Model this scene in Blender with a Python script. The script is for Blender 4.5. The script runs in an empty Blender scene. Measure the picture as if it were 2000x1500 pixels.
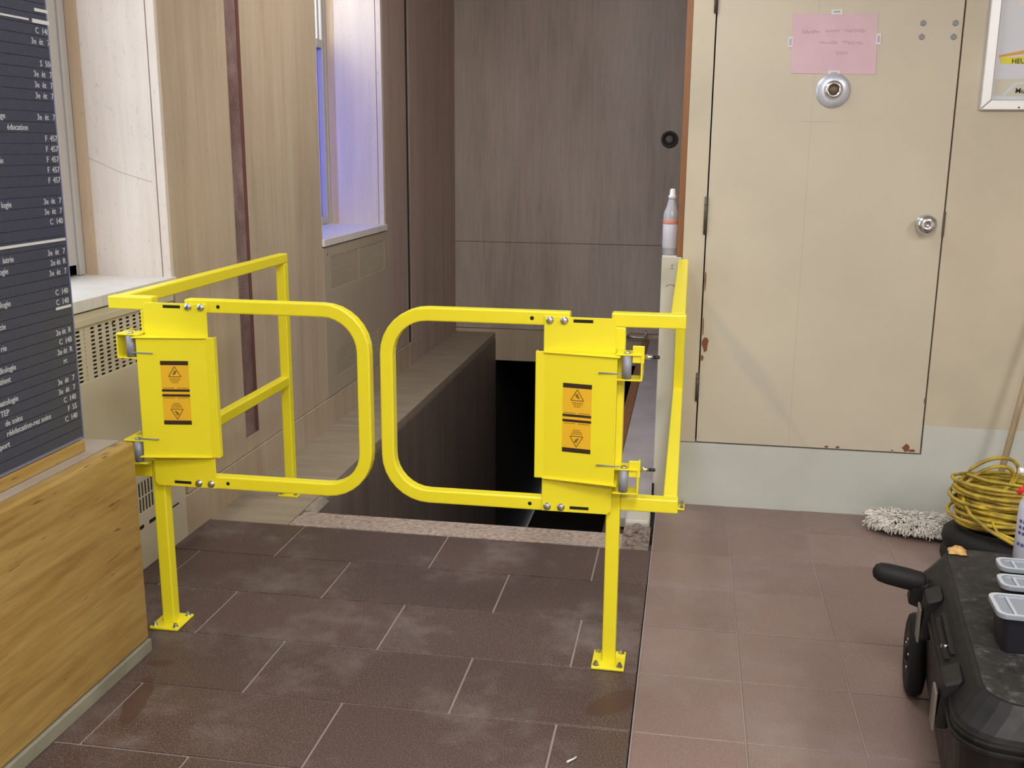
import bpy, bmesh, math, random
from mathutils import Vector, Matrix
random.seed(7)
sc = bpy.context.scene
COL = sc.collection

# ------------------------------------------------------------------ camera
F, PITCH, YAW, ROLL = 2014.5, 0.226766, -0.170022, -0.00762
cp, sp, cy, sy = math.cos(PITCH), math.sin(PITCH), math.cos(YAW), math.sin(YAW)
fwd = Vector((sy * cp, cy * cp, -sp)); rgt = Vector((cy, -sy, 0)); dwn = fwd.cross(rgt)
cr, sr = math.cos(ROLL), math.sin(ROLL)
r2 = rgt * cr + dwn * sr; d2 = rgt * -sr + dwn * cr
cam = bpy.data.objects.new('camera', bpy.data.cameras.new('camera')); COL.objects.link(cam)
M = Matrix((r2, -d2, -fwd)).transposed().to_4x4(); M.translation = (0, 0, 1.55)
cam.matrix_world = M
cam.data.sensor_fit = 'HORIZONTAL'; cam.data.sensor_width = 36.0; cam.data.lens = 36.0 * F / 2000.0
cam.data.clip_start = 0.05
sc.camera = cam
CAMP = Vector((0, 0, 1.55))

def on(px, py, axis, val):
    """world point of the room plane axis=val behind a measured photo position"""
    d = r2 * ((px - 1000) / F) + d2 * ((py - 750) / F) + fwd
    return CAMP + d * ((val - CAMP[axis]) / d[axis])

# ------------------------------------------------------------------ world, lamps, exposure
sc.view_settings.view_transform = 'Standard'; sc.view_settings.look = 'None'
sc.view_settings.gamma = 1.0; sc.view_settings.use_curve_mapping = False
sc.view_settings.exposure = 0.10
w = bpy.data.worlds.new('sky'); sc.world = w; w.use_nodes = True
bg = w.node_tree.nodes['Background']
bg.inputs[0].default_value = (0.90, 0.92, 1.0, 1); bg.inputs[1].default_value = 5.0

def area(name, loc, sx, sy_, power, color, rot=(0, 0, 0), portal=False):
    l = bpy.data.lights.new(name, 'AREA'); l.shape = 'RECTANGLE'; l.size = sx; l.size_y = sy_
    l.energy = power; l.color = color
    o = bpy.data.objects.new(name, l); o.location = loc; o.rotation_euler = rot; COL.objects.link(o)
    if portal: l.cycles.is_portal = True
    return o
WARM = (1.0, 0.975, 0.935)
for nm_, lx, ly, pw in (('a', 0.2, 0.4, 66), ('b', 0.2, -1.8, 86), ('c', 2.4, 0.9, 50), ('d', 2.4, -1.8, 64), ('e', -0.75, 3.4, 20), ('f', -0.9, 4.7, 40)):
    area('fluorescent_and_fill', (lx, ly, 3.02), 0.6, 1.2, pw, WARM, (math.radians(48 if nm_ == 'f' else 0), 0, 0))  # lamp f is an added fill, tilted to brighten the back wall
area('window_portal', (-2.42, 2.6, 1.95), 2.1, 1.8, 1, (1, 1, 1), (0, math.radians(-90), 0), True)
area('window_portal', (-2.42, 5.915, 1.95), 1.17, 1.8, 1, (1, 1, 1), (0, math.radians(-90), 0), True)

# ------------------------------------------------------------------ materials
MATS = {}
def mat(name, color=(0.5, 0.5, 0.5), rough=0.5, metal=0.0, build=None, spec=0.5):
    m = bpy.data.materials.new(name); m.use_nodes = True
    nt = m.node_tree; b = nt.nodes['Principled BSDF']
    b.inputs['Base Color'].default_value = (*color, 1); b.inputs['Roughness'].default_value = rough
    b.inputs['Metallic'].default_value = metal; b.inputs['Specular IOR Level'].default_value = spec
    if build: build(nt, b)
    MATS[name] = m
    return m
def N(nt, t, **kw):
    n = nt.nodes.new(t)
    for k, v in kw.items():
        if k.startswith('i_'): n.inputs[k[2:].replace('_', ' ')].default_value = v
        else: setattr(n, k, v)
    return n
def L(nt, a, b): nt.links.new(a, b)
def pos(nt):
    return N(nt, 'ShaderNodeNewGeometry').outputs['Position']
def scaled(nt, vec, s, off=(0, 0, 0)):
    mp = N(nt, 'ShaderNodeMapping'); mp.inputs['Scale'].default_value = s; mp.inputs['Location'].default_value = off
    L(nt, vec, mp.inputs[0]); return mp.outputs[0]
def noise(nt, vec, scale, detail=4, rough=0.55):
    n = N(nt, 'ShaderNodeTexNoise', i_Scale=scale, i_Detail=detail, i_Roughness=rough)
    L(nt, vec, n.inputs['Vector']); return n.outputs['Fac']
def ramp(nt, fac, stops):
    r = N(nt, 'ShaderNodeValToRGB')
    e = r.color_ramp.elements
    while len(e) < len(stops): e.new(0.5)
    for i, (p, c) in enumerate(stops):
        e[i].position = p; e[i].color = (*c, 1) if len(c) == 3 else c
    L(nt, fac, r.inputs[0]); return r.outputs[0]
def mix(nt, fac, a, b, mode='MIX'):
    m = N(nt, 'ShaderNodeMix', data_type='RGBA', blend_type=mode)
    for sock, v in ((m.inputs[0], fac), (m.inputs[6], a), (m.inputs[7], b)):
        if hasattr(v, 'default_value') or hasattr(v, 'is_linked'): L(nt, v, sock)
        else: sock.default_value = v if not isinstance(v, tuple) else ((*v, 1) if len(v) == 3 else v)
    return m.outputs[2]
def math_(nt, op, a, b=None, c=None):
    m = N(nt, 'ShaderNodeMath', operation=op)
    for i, v in enumerate((a, b, c)):
        if v is None: continue
        if isinstance(v, (int, float)): m.inputs[i].default_value = v
        else: L(nt, v, m.inputs[i])
    return m.outputs[0]
def bump(nt, b, h, strength=0.3, dist=0.002):
    n = N(nt, 'ShaderNodeBump', i_Strength=strength, i_Distance=dist)
    L(nt, h, n.inputs['Height']); L(nt, n.outputs[0], b.inputs['Normal'])
def rnd(nt): return N(nt, 'ShaderNodeObjectInfo').outputs['Random']
G = 0.01

def trav(c0, c1, c2, sx=9.0):
    def f(nt, b):
        p = pos(nt)
        v = scaled(nt, p, (sx, sx, 0.55))
        n1 = noise(nt, v, 1.0, 6, 0.62)
        n2 = noise(nt, scaled(nt, p, (40, 40, 2.5)), 1.0, 4, 0.6)
        n3 = noise(nt, p, 1.3, 3)
        col = ramp(nt, n1, [(0.30, c0), (0.5, c1), (0.72, c2)])
        col = mix(nt, 0.35, col, ramp(nt, n2, [(0.3, c0), (0.7, c2)]))
        k = math_(nt, 'MULTIPLY_ADD', rnd(nt), 0.10, 0.95)
        k2 = math_(nt, 'MULTIPLY', k, math_(nt, 'MULTIPLY_ADD', n3, 0.35, 0.82))
        cc = N(nt, 'ShaderNodeCombineColor')
        for i in range(3): L(nt, k2, cc.inputs[i])
        col = mix(nt, 1.0, col, cc.outputs[0], 'MULTIPLY')
        pits = ramp(nt, noise(nt, scaled(nt, p, (70, 70, 30)), 1.0, 3, 0.7), [(0.28, (0.80,) * 3), (0.40, (1,) * 3)])
        col = mix(nt, 1.0, col, pits, 'MULTIPLY')
        L(nt, col, b.inputs['Base Color'])
        bump(nt, b, n2, 0.15)
    return f
mat('travertine', rough=0.55, build=trav((0.40, 0.315, 0.22), (0.49, 0.40, 0.29), (0.56, 0.475, 0.355)))
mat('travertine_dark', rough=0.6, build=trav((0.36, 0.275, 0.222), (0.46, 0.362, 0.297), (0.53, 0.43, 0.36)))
mat('well_stone_shaded', rough=0.6, build=trav((0.15, 0.115, 0.095), (0.20, 0.158, 0.132), (0.25, 0.20, 0.168)))  # darkened travertine, shade of the stair well put into the colour
mat('travertine_back', rough=0.6, build=trav((0.33, 0.275, 0.235), (0.44, 0.38, 0.335), (0.53, 0.47, 0.42), 3.2))
mat('travertine_lit', rough=0.5, build=trav((0.60, 0.52, 0.45), (0.68, 0.60, 0.53), (0.74, 0.67, 0.61)))
def ledge_b(nt, b):
    p = pos(nt)
    n1 = noise(nt, scaled(nt, p, (2.5, 14, 2)), 1.0, 6, 0.62)
    col = ramp(nt, n1, [(0.3, (0.28, 0.235, 0.175)), (0.7, (0.385, 0.33, 0.255))])
    L(nt, col, b.inputs['Base Color']); bump(nt, b, n1, 0.15)
mat('ledge_stone', rough=0.6, build=ledge_b)
def stone_strip(nt, b):
    p = pos(nt)
    n = noise(nt, p, 160, 3, 0.7); n2 = noise(nt, p, 9, 4)
    L(nt, ramp(nt, math_(nt, 'MULTIPLY_ADD', n2, 0.4, math_(nt, 'MULTIPLY', n, 0.6)), [(0.35, (0.10, 0.055, 0.050)), (0.50, (0.20, 0.130, 0.120)), (0.66, (0.40, 0.31, 0.29))]), b.inputs['Base Color'])
mat('red_marble', rough=0.4, build=stone_strip)
mat('red_marble_edge', (0.15, 0.062, 0.055), 0.4)
def nosing_b(nt, b):
    p = pos(nt)
    n = noise(nt, p, 55, 4, 0.7); n2 = noise(nt, scaled(nt, p, (4, 30, 4)), 1.0, 3)
    c = ramp(nt, n, [(0.36, (0.21, 0.15, 0.125)), (0.5, (0.42, 0.325, 0.275)), (0.66, (0.55, 0.455, 0.39))])
    c = mix(nt, ramp(nt, n2, [(0.42, (0,) * 3), (0.62, (0.65,) * 3)]), c, (0.36, 0.33, 0.30))
    L(nt, c, b.inputs['Base Color']); bump(nt, b, n, 0.4, 0.003)
mat('terrazzo_nosing', rough=0.65, build=nosing_b)
def tile_b(c0, c1, dust, speck, dustlo=0.52):
    def f(nt, b):
        p = pos(nt)
        n = noise(nt, p, 230, 2, 0.7); n2 = noise(nt, p, 2.2, 5, 0.6); n3 = noise(nt, p, 14, 4, 0.6)
        c = ramp(nt, n, [(0.34, c0), (0.56, c1), (0.70, speck)])
        k = math_(nt, 'MULTIPLY_ADD', rnd(nt), 0.16, 0.92)
        cc = N(nt, 'ShaderNodeCombineColor')
        for i in range(3): L(nt, k, cc.inputs[i])
        c = mix(nt, 1.0, c, cc.outputs[0], 'MULTIPLY')
        d = ramp(nt, math_(nt, 'MULTIPLY_ADD', n3, 0.3, math_(nt, 'MULTIPLY', n2, 0.75)), [(dustlo, (0,) * 3), (dustlo + 0.24, (0.6,) * 3)])
        c = mix(nt, d, c, dust)
        # dried spill marks
        xyz = N(nt, 'ShaderNodeSeparateXYZ'); L(nt, p, xyz.inputs[0])
        wob = math_(nt, 'MULTIPLY_ADD', n3, 0.9, -0.45)
        for (ex, ey, rx, ry, ang) in SPILLS:
            dx = math_(nt, 'SUBTRACT', xyz.outputs[0], ex); dy = math_(nt, 'SUBTRACT', xyz.outputs[1], ey)
            ca, sa = math.cos(ang), math.sin(ang)
            u = math_(nt, 'ADD', math_(nt, 'MULTIPLY', dx, ca / rx), math_(nt, 'MULTIPLY', dy, sa / rx))
            v = math_(nt, 'ADD', math_(nt, 'MULTIPLY', dx, -sa / ry), math_(nt, 'MULTIPLY', dy, ca / ry))
            q = math_(nt, 'ADD', math_(nt, 'MULTIPLY', u, u), math_(nt, 'MULTIPLY', v, v))
            q = math_(nt, 'ADD', q, wob)
            mk = ramp(nt, q, [(0.75, (0.75,) * 3), (1.0, (0,) * 3)])
            c = mix(nt, mk, c, (0.075, 0.034, 0.026))
        L(nt, c, b.inputs['Base Color'])
        r = ramp(nt, n2, [(0.3, (0.38,) * 3), (0.7, (0.62,) * 3)]); L(nt, r, b.inputs['Roughness'])
        bump(nt, b, n, 0.05, 0.0008)
    return f
SPILLS = [(-1.50, 2.45, 0.035, 0.14, 0.25), (-1.54, 2.66, 0.045, 0.022, 0.2), (-0.16, 2.68, 0.05, 0.10, -0.7)]
mat('granite_tile', rough=0.5, build=tile_b((0.046, 0.028, 0.023), (0.104, 0.067, 0.058), (0.26, 0.22, 0.21), (0.215, 0.175, 0.172), 0.53))
SPILLS = []
mat('clay_tile', rough=0.5, build=tile_b((0.190, 0.126, 0.108), (0.238, 0.166, 0.146), (0.30, 0.248, 0.235), (0.270, 0.222, 0.215), 0.50))
mat('grout', (0.30, 0.25, 0.23), 0.9)
mat('grout_dark', (0.30, 0.25, 0.235), 0.9)
def paint_b(c, amp=0.12, scale=2.0, extra=None):
    def f(nt, b):
        p = pos(nt)
        n = noise(nt, p, scale, 4); n2 = noise(nt, p, 60, 2)
        c0 = tuple(x * (1 - amp) for x in c); c1 = tuple(min(1, x * (1 + amp * 0.6)) for x in c)
        col = ramp(nt, n, [(0.3, c0), (0.7, c1)])
        if extra: col = extra(nt, p, col)
        L(nt, col, b.inputs['Base Color']); bump(nt, b, n2, 0.06, 0.001)
    return f
CREAM = (0.60, 0.54, 0.425)
mat('cream_paint', rough=0.45, build=paint_b(CREAM))
def door_extra(nt, p, col):
    xyz = N(nt, 'ShaderNodeSeparateXYZ'); L(nt, p, xyz.inputs[0])
    x, z = xyz.outputs[0], xyz.outputs[2]
    # long diagonal rub mark
    d = math_(nt, 'ABSOLUTE', math_(nt, 'ADD', math_(nt, 'MULTIPLY', math_(nt, 'SUBTRACT', x, 0.30), 0.80), math_(nt, 'MULTIPLY', math_(nt, 'SUBTRACT', z, 0.60), 0.60)))
    m1 = ramp(nt, math_(nt, 'ADD', math_(nt, 'MULTIPLY', d, 12), math_(nt, 'MULTIPLY', math_(nt, 'ABSOLUTE', math_(nt, 'SUBTRACT', z, 0.62)), 1.4)), [(0.25, (0.35,) * 3), (0.65, (0,) * 3)])
    col = mix(nt, m1, col, (0.42, 0.43, 0.40))
    # hairline in the veneer
    m2 = ramp(nt, math_(nt, 'ABSOLUTE', math_(nt, 'SUBTRACT', x, 0.455)), [(0.0, (0.22,) * 3), (0.004, (0,) * 3)])
    col = mix(nt, m2, col, (0.33, 0.28, 0.21))
    # old edge of a removed sign
    e = math_(nt, 'ADD', math_(nt, 'MULTIPLY', math_(nt, 'ABSOLUTE', math_(nt, 'SUBTRACT', z, 1.655)), 200), math_(nt, 'MULTIPLY', math_(nt, 'ABSOLUTE', math_(nt, 'SUBTRACT', x, 0.48)), 5))
    m3 = ramp(nt, e, [(0.5, (0.25,) * 3), (0.8, (0,) * 3)])
    return mix(nt, m3, col, (0.33, 0.28, 0.21))
mat('door_paint', rough=0.42, build=paint_b((0.60, 0.545, 0.44), 0.07, 2.0, door_extra))
mat('white_paint', rough=0.5, build=paint_b((0.57, 0.59, 0.56), 0.09, 3.0))
mat('lowwall_paint', rough=0.5, build=paint_b((0.58, 0.56, 0.50), 0.08))
mat('ceiling_paint', (0.72, 0.70, 0.66), 0.9)
mat('plain_wall', rough=0.7, build=paint_b((0.55, 0.50, 0.42)))
mat('plaster_ledge', rough=0.7, build=paint_b((0.40, 0.37, 0.37), 0.15, 4.0))
mat('cover_metal', rough=0.45, build=paint_b((0.62, 0.565, 0.43), 0.06))
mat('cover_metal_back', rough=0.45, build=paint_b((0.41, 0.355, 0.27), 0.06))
mat('dark_gap', (0.03, 0.025, 0.022), 0.9)
mat('grille_dark', (0.055, 0.042, 0.042), 0.9)
def ply_b(nt, b):
    p = pos(nt)
    n = noise(nt, scaled(nt, p, (8, 2.2, 30)), 1.0, 7, 0.7)
    n2 = noise(nt, scaled(nt, p, (1, 1.1, 5)), 2.0, 3); n3 = noise(nt, scaled(nt, p, (9, 5.5, 60)), 1.0, 3, 0.7)
    c = ramp(nt, n, [(0.30, (0.22, 0.120, 0.030)), (0.50, (0.38, 0.245, 0.070)), (0.68, (0.49, 0.34, 0.12))])
    c = mix(nt, 0.3, c, ramp(nt, n2, [(0.35, (0.30, 0.16, 0.040)), (0.65, (0.46, 0.32, 0.11))]))
    c = mix(nt, ramp(nt, n3, [(0.645, (0,) * 3), (0.71, (0.8,) * 3)]), c, (0.085, 0.043, 0.018))
    L(nt, c, b.inputs['Base Color']); bump(nt, b, n, 0.2, 0.002)
mat('plywood', rough=0.42, build=ply_b)
mat('pine_strip', rough=0.45, build=ply_b)
def wood_b(c0, c1):
    def f(nt, b):
        p = pos(nt); n = noise(nt, scaled(nt, p, (30, 30, 1.5)), 1.0, 5, 0.6)
        L(nt, ramp(nt, n, [(0.3, c0), (0.7, c1)]), b.inputs['Base Color'])
    return f
mat('brown_wood', rough=0.4, build=wood_b((0.19, 0.075, 0.022), (0.30, 0.125, 0.042)))
mat('handle_wood', rough=0.5, build=wood_b((0.38, 0.29, 0.18), (0.52, 0.42, 0.28)))
mat('grey_top', rough=0.5, build=paint_b((0.36, 0.31, 0.26), 0.15, 5))
mat('grey_skirting', rough=0.6, build=paint_b((0.26, 0.25, 0.19), 0.2, 6))
mat('yellow_paint', (0.87, 0.77, 0.024), 0.33)
mat('label_orange', (0.84, 0.49, 0.02), 0.45)
mat('label_black', (0.035, 0.018, 0.008), 0.5)
mat('label_print', (0.24, 0.13, 0.012), 0.5)
mat('zinc', (0.60, 0.62, 0.66), 0.28, 1.0)
mat('steel_grey', (0.30, 0.31, 0.38), 0.5, 0.15)
mat('hole_black', (0.01, 0.009, 0.006), 0.9)
mat('black_tip', (0.015, 0.015, 0.015), 0.5)
def feltb(nt, b):
    p = pos(nt); n = noise(nt, p, 90, 2)
    L(nt, ramp(nt, n, [(0.3, (0.036, 0.043, 0.074)), (0.7, (0.050, 0.058, 0.096))]), b.inputs['Base Color'])
mat('letter_board', rough=0.55, build=feltb)
mat('board_letter', (0.50, 0.52, 0.56), 0.5)
mat('board_rule', (0.62, 0.63, 0.66), 0.5)
mat('board_edge', (0.20, 0.22, 0.36), 0.4)
mat('aluminium', (0.72, 0.73, 0.76), 0.42, 0.75)
mat('window_frame', (0.50, 0.48, 0.46), 0.45, 0.1)
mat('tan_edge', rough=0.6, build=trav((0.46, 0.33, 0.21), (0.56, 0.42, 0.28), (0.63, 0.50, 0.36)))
mat('sill_marble', rough=0.35, build=trav((0.62, 0.60, 0.57), (0.72, 0.70, 0.67), (0.78, 0.76, 0.73)))
def glass(name, col, translucent):
    m = bpy.data.materials.new(name); m.use_nodes = True; nt = m.node_tree
    out = nt.nodes['Material Output']; nt.nodes.remove(nt.nodes['Principled BSDF'])
    t = N(nt, 'ShaderNodeBsdfTransparent'); t.inputs[0].default_value = (*col, 1)
    g = N(nt, 'ShaderNodeBsdfGlossy'); g.inputs['Roughness'].default_value = 0.05
    mx = N(nt, 'ShaderNodeMixShader'); mx.inputs[0].default_value = 0.06
    a = t.outputs[0]
    if translucent:
        tl = N(nt, 'ShaderNodeBsdfTranslucent'); tl.inputs[0].default_value = (*translucent, 1)
        m2 = N(nt, 'ShaderNodeMixShader'); m2.inputs[0].default_value = 0.6
        L(nt, t.outputs[0], m2.inputs[1]); L(nt, tl.outputs[0], m2.inputs[2]); a = m2.outputs[0]
    L(nt, a, mx.inputs[1]); L(nt, g.outputs[0], mx.inputs[2]); L(nt, mx.outputs[0], out.inputs[0])
    MATS[name] = m
glass('clear_glass', (0.76, 0.78, 0.79), None)
glass('bright_glass', (0.97, 0.98, 0.98), None)
glass('blue_film', (0.06, 0.115, 0.42), (0.14, 0.20, 0.68))
mat('pink_paper', rough=0.8, build=paint_b((0.72, 0.52, 0.60), 0.05, 8))
mat('pencil', (0.50, 0.36, 0.46), 0.8)
mat('tape', (0.74, 0.72, 0.74), 0.35)
mat('tape_mark', (0.36, 0.34, 0.42), 0.5)
mat('chrome', (0.72, 0.74, 0.80), 0.16, 1.0)
mat('satin_plate', (0.62, 0.66, 0.78), 0.32, 0.55)
mat('dark_metal', (0.10, 0.085, 0.07), 0.5, 0.4)
mat('fixture_dark', (0.05, 0.045, 0.045), 0.5)
mat('fixture_core', (0.17, 0.155, 0.15), 0.5)
mat('brass_dark', (0.13, 0.10, 0.065), 0.45, 0.7)
mat('chip_brown', (0.21, 0.075, 0.028), 0.7)
mat('poster_white', (0.66, 0.69, 0.78), 0.3)
mat('poster_grey', (0.60, 0.60, 0.66), 0.3)
mat('poster_orange', (0.72, 0.36, 0.06), 0.35)
mat('poster_yellow', (0.74, 0.70, 0.03), 0.35)
mat('poster_cream', (0.62, 0.60, 0.50), 0.35)
mat('ink', (0.03, 0.03, 0.03), 0.6)
mat('ink_blue', (0.10, 0.10, 0.30), 0.6)
def blackp(nt, b):
    p = pos(nt); n = noise(nt, p, 22, 5, 0.65)
    L(nt, ramp(nt, n, [(0.35, (0.004, 0.0038, 0.0038)), (0.7, (0.011, 0.0107, 0.0107))]), b.inputs['Base Color'])
    L(nt, ramp(nt, n, [(0.3, (0.42,) * 3), (0.7, (0.62,) * 3)]), b.inputs['Roughness'])
mat('chest_plastic', rough=0.5, build=blackp, spec=0.35)
def blackt(nt, b):
    p = pos(nt); n = noise(nt, p, 30, 5, 0.7)
    L(nt, ramp(nt, n, [(0.35, (0.012, 0.0115, 0.0105)), (0.56, (0.028, 0.027, 0.0255)), (0.72, (0.10, 0.098, 0.095))]), b.inputs['Base Color'])
mat('chest_top', rough=0.6, build=blackt, spec=0.35)
mat('black_rubber', (0.008, 0.008, 0.009), 0.65, spec=0.35)
mat('latch_grey', (0.15, 0.14, 0.122), 0.5)
mat('bin_black', (0.012, 0.012, 0.018), 0.4)
mat('lid_clear', (0.23, 0.265, 0.32), 0.3)
mat('lid_rim', (0.44, 0.47, 0.52), 0.35)
mat('cord_yellow', rough=0.5, build=lambda nt, b: L(nt, ramp(nt, noise(nt, pos(nt), 18, 3), [(0.3, (0.22, 0.15, 0.03)), (0.5, (0.42, 0.30, 0.035)), (0.72, (0.68, 0.50, 0.04))]), b.inputs['Base Color']))
mat('orange_cloth', rough=0.9, build=lambda nt, b: L(nt, ramp(nt, noise(nt, pos(nt), 60, 3), [(0.3, (0.45, 0.20, 0.05)), (0.7, (0.62, 0.42, 0.16))]), b.inputs['Base Color']))
mat('red_plastic', (0.70, 0.03, 0.035), 0.3)
mat('bottle_white', (0.62, 0.65, 0.80), 0.3)
mat('bottle_clear', (0.40, 0.41, 0.45), 0.22)
mat('bottle_label', (0.56, 0.56, 0.66), 0.4)
mat('label_red', (0.62, 0.27, 0.22), 0.45)
mat('cap_white', (0.75, 0.75, 0.78), 0.4)
mat('mop_yarn', rough=0.95, build=lambda nt, b: L(nt, ramp(nt, noise(nt, pos(nt), 45, 3), [(0.3, (0.52, 0.49, 0.44)), (0.5, (0.78, 0.75, 0.70)), (0.75, (0.86, 0.84, 0.80))]), b.inputs['Base Color']))
mat('mop_backing', (0.42, 0.39, 0.36), 0.9)
mat('well_shade', rough=0.7, build=paint_b((0.045, 0.038, 0.034), 0.2, 3))  # near-black colour stands in for the shade down the stairs and passage
mat('concrete', rough=0.9, build=paint_b((0.36, 0.33, 0.31), 0.35, 30))
mat('broken_stone', rough=0.9, build=paint_b((0.24, 0.19, 0.165), 0.5, 40))

# ------------------------------------------------------------------ mesh builder
W = {}
class MB:
    def __init__(s, xf=None): s.bm = bmesh.new(); s.xf = xf or Matrix.Identity(4); s.smooth_from = None
    def _v(s, p): return s.bm.verts.new(s.xf @ Vector(p))
    def hexa(s, c):
        v = [s._v(p) for p in c]
        for f in ((0, 3, 2, 1), (4, 5, 6, 7), (0, 1, 5, 4), (1, 2, 6, 5), (2, 3, 7, 6), (3, 0, 4, 7)):
            s.bm.faces.new([v[i] for i in f])
        return s
    def box(s, a, b):
        x0, y0, z0 = (min(a[i], b[i]) for i in range(3)); x1, y1, z1 = (max(a[i], b[i]) for i in range(3))
        return s.hexa([(x0, y0, z0), (x1, y0, z0), (x1, y1, z0), (x0, y1, z0), (x0, y0, z1), (x1, y0, z1), (x1, y1, z1), (x0, y1, z1)])
    def prism(s, pts, vec):
        """closed polygon pts extruded by vec"""
        a = [s._v(p) for p in pts]; b = [s._v(Vector(p) + Vector(vec)) for p in pts]
        n = len(pts)
        s.bm.faces.new(a[::-1]); s.bm.faces.new(b)
        for i in range(n): s.bm.faces.new((a[i], a[(i + 1) % n], b[(i + 1) % n], b[i]))
        return s
    def rings(s, rr, cap=True, closed=False, smooth=True):
        vs = [[s._v(p) for p in r] for r in rr]; n = len(rr[0]); m = len(rr)
        for i in range(m if closed else m - 1):
            A, B = vs[i], vs[(i + 1) % m]
            for j in range(n):
                f = s.bm.faces.new((A[j], A[(j + 1) % n], B[(j + 1) % n], B[j])); f.smooth = smooth
        if cap and not closed:
            s.bm.faces.new(vs[0][::-1]); s.bm.faces.new(vs[-1])
        return s
    def lathe(s, c, axis, prof, n=20, smooth=True):
        c = Vector(c); ax = Vector(axis).normalized()
        u = ax.orthogonal().normalized(); v = ax.cross(u)
        rr = [[c + ax * h + (u * math.cos(2 * math.pi * k / n) + v * math.sin(2 * math.pi * k / n)) * max(r, 1e-5) for k in range(n)] for (r, h) in prof]
        return s.rings(rr, smooth=smooth)
    def cyl(s, a, b, r, n=12, r1=None):
        a = Vector(a); b = Vector(b); ax = b - a
        return s.lathe(a, ax, [(r, 0), (r if r1 is None else r1, ax.length)], n)
    def tube(s, path, r, n=6, closed=False, square=False, up=(0, 0, 1)):
        P = [Vector(p) for p in path]; m = len(P); rr = []
        prev = None
        for i in range(m):
            t = (P[(i + 1) % m] - P[i - 1]) if closed else (P[min(i + 1, m - 1)] - P[max(i - 1, 0)])
            t.normalize()
            if square:
                u = Vector(up); v = t.cross(u).normalized()
                rr.append([P[i] + (u * a + v * b) * r for a, b in ((-1, -1), (1, -1), (1, 1), (-1, 1))])
            else:
                if prev is None: u = t.orthogonal().normalized()
                else:
                    u = prev - t * prev.dot(t); u.normalize()
                prev = u; v = t.cross(u)
                rad = r(i / (m - 1)) if callable(r) else r
                rr.append([P[i] + (u * math.cos(2 * math.pi * k / n) + v * math.sin(2 * math.pi * k / n)) * rad for k in range(n)])
        return s.rings(rr, closed=closed, smooth=not square)
    def ngon(s, pts): s.bm.faces.new([s._v(p) for p in pts]); return s
    def build(s, name, m, parent=None, bevel=0.0, seg=2, subsurf=0):
        bmesh.ops.recalc_face_normals(s.bm, faces=s.bm.faces)
        inv = W[parent.name].inverted() if parent else Matrix.Identity(4)
        for v in s.bm.verts: v.co = inv @ v.co
        lo = Vector((min(v.co[i] for v in s.bm.verts) for i in range(3))); hi = Vector((max(v.co[i] for v in s.bm.verts) for i in range(3)))
        c = (lo + hi) / 2
        if not parent: c.z = lo.z
        for v in s.bm.verts: v.co -= c
        me = bpy.data.meshes.new(name); s.bm.to_mesh(me); s.bm.free()
        o = bpy.data.objects.new(name, me); COL.objects.link(o); o.location = c
        if parent: o.parent = parent
        W[o.name] = (W[parent.name] if parent else Matrix.Identity(4)) @ Matrix.Translation(c)
        me.materials.append(MATS[m] if isinstance(m, str) else m)
        if bevel:
            bv = o.modifiers.new('bevel', 'BEVEL'); bv.width = bevel; bv.segments = seg; bv.limit_method = 'ANGLE'; bv.angle_limit = math.radians(50)
        if subsurf:
            ss = o.modifiers.new('sub', 'SUBSURF'); ss.levels = subsurf; ss.render_levels = subsurf
        return o
def tag(o, label=None, cat=None, group=None, kind=None):
    for k, v in (('label', label), ('category', cat), ('group', group), ('kind', kind)):
        if v: o[k] = v
    return o
def thing(name, loc, label=None, cat=None, group=None, kind=None, rot=None):
    o = bpy.data.objects.new(name, None); COL.objects.link(o); o.location = loc
    m = Matrix.Translation(Vector(loc))
    if rot is not None:
        o.rotation_euler = (0, 0, rot); m = m @ Matrix.Rotation(rot, 4, 'Z')
    o.empty_display_size = 0.1
    W[o.name] = m
    return tag(o, label, cat, group, kind)
def struct(o): o['kind'] = 'structure'; return o
def dup(o, parent, loc):
    c = o.copy(); COL.objects.link(c); c.parent = parent; c.location = W[parent.name].inverted() @ Vector(loc)
    W[c.name] = Matrix.Translation(Vector(loc)); return c

# ================================================================== FLOOR
XL, XB, YD, YB, HZ = -1.96, -0.10, 4.44, 8.53, 3.06     # wall planes, tile boundary, door wall, back wall, ceiling
fl = struct(MB().box((XL - 0.6, -3, -0.25), (-0.108, 3.845, -0.004)).build('floor', 'grout'))
MB().box((-0.1, -3, -0.25), (4.6, YD + 0.12, -0.003)).build('grout_bed', 'grout_dark', fl)
def tile(name, x0, x1, y0, y1, m, dz=0.0):
    return MB().box((x0, y0, -0.02), (x1, y1, dz)).build(name, m, fl, bevel=0.0015, seg=1)
g = 0.0035
tp, rp = 0.615, 0.327
y1 = 3.852
row = 0
while y1 > 0.3:
    y0 = y1 - rp
    off = -0.92 if row % 2 == 0 else -1.225
    xs = [XL] + [off + k * tp for k in range(-3, 4) if XL + 0.03 < off + k * tp < XB - 0.03] + [XB]
    for a, b in zip(xs[:-1], xs[1:]):
        tile('floor_tile', a + g, b - g, y0 + g, y1 - g, 'granite_tile', random.uniform(-0.0006, 0.0006))
    y1 = y0; row += 1
yg = [3.195 + rp * k for k in range(-9, 4)] + [YD - 0.001]
xg = [-0.097] + [0.205 + 0.312 * k for k in range(0, 8)]
for i in range(len(yg) - 1):
    for j in range(len(xg) - 1):
        tile('floor_tile', xg[j] + 0.0022, xg[j + 1] - 0.0022, yg[i] + 0.0022, yg[i + 1] - 0.0022, 'clay_tile', random.uniform(-0.0008, 0.0008))
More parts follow.
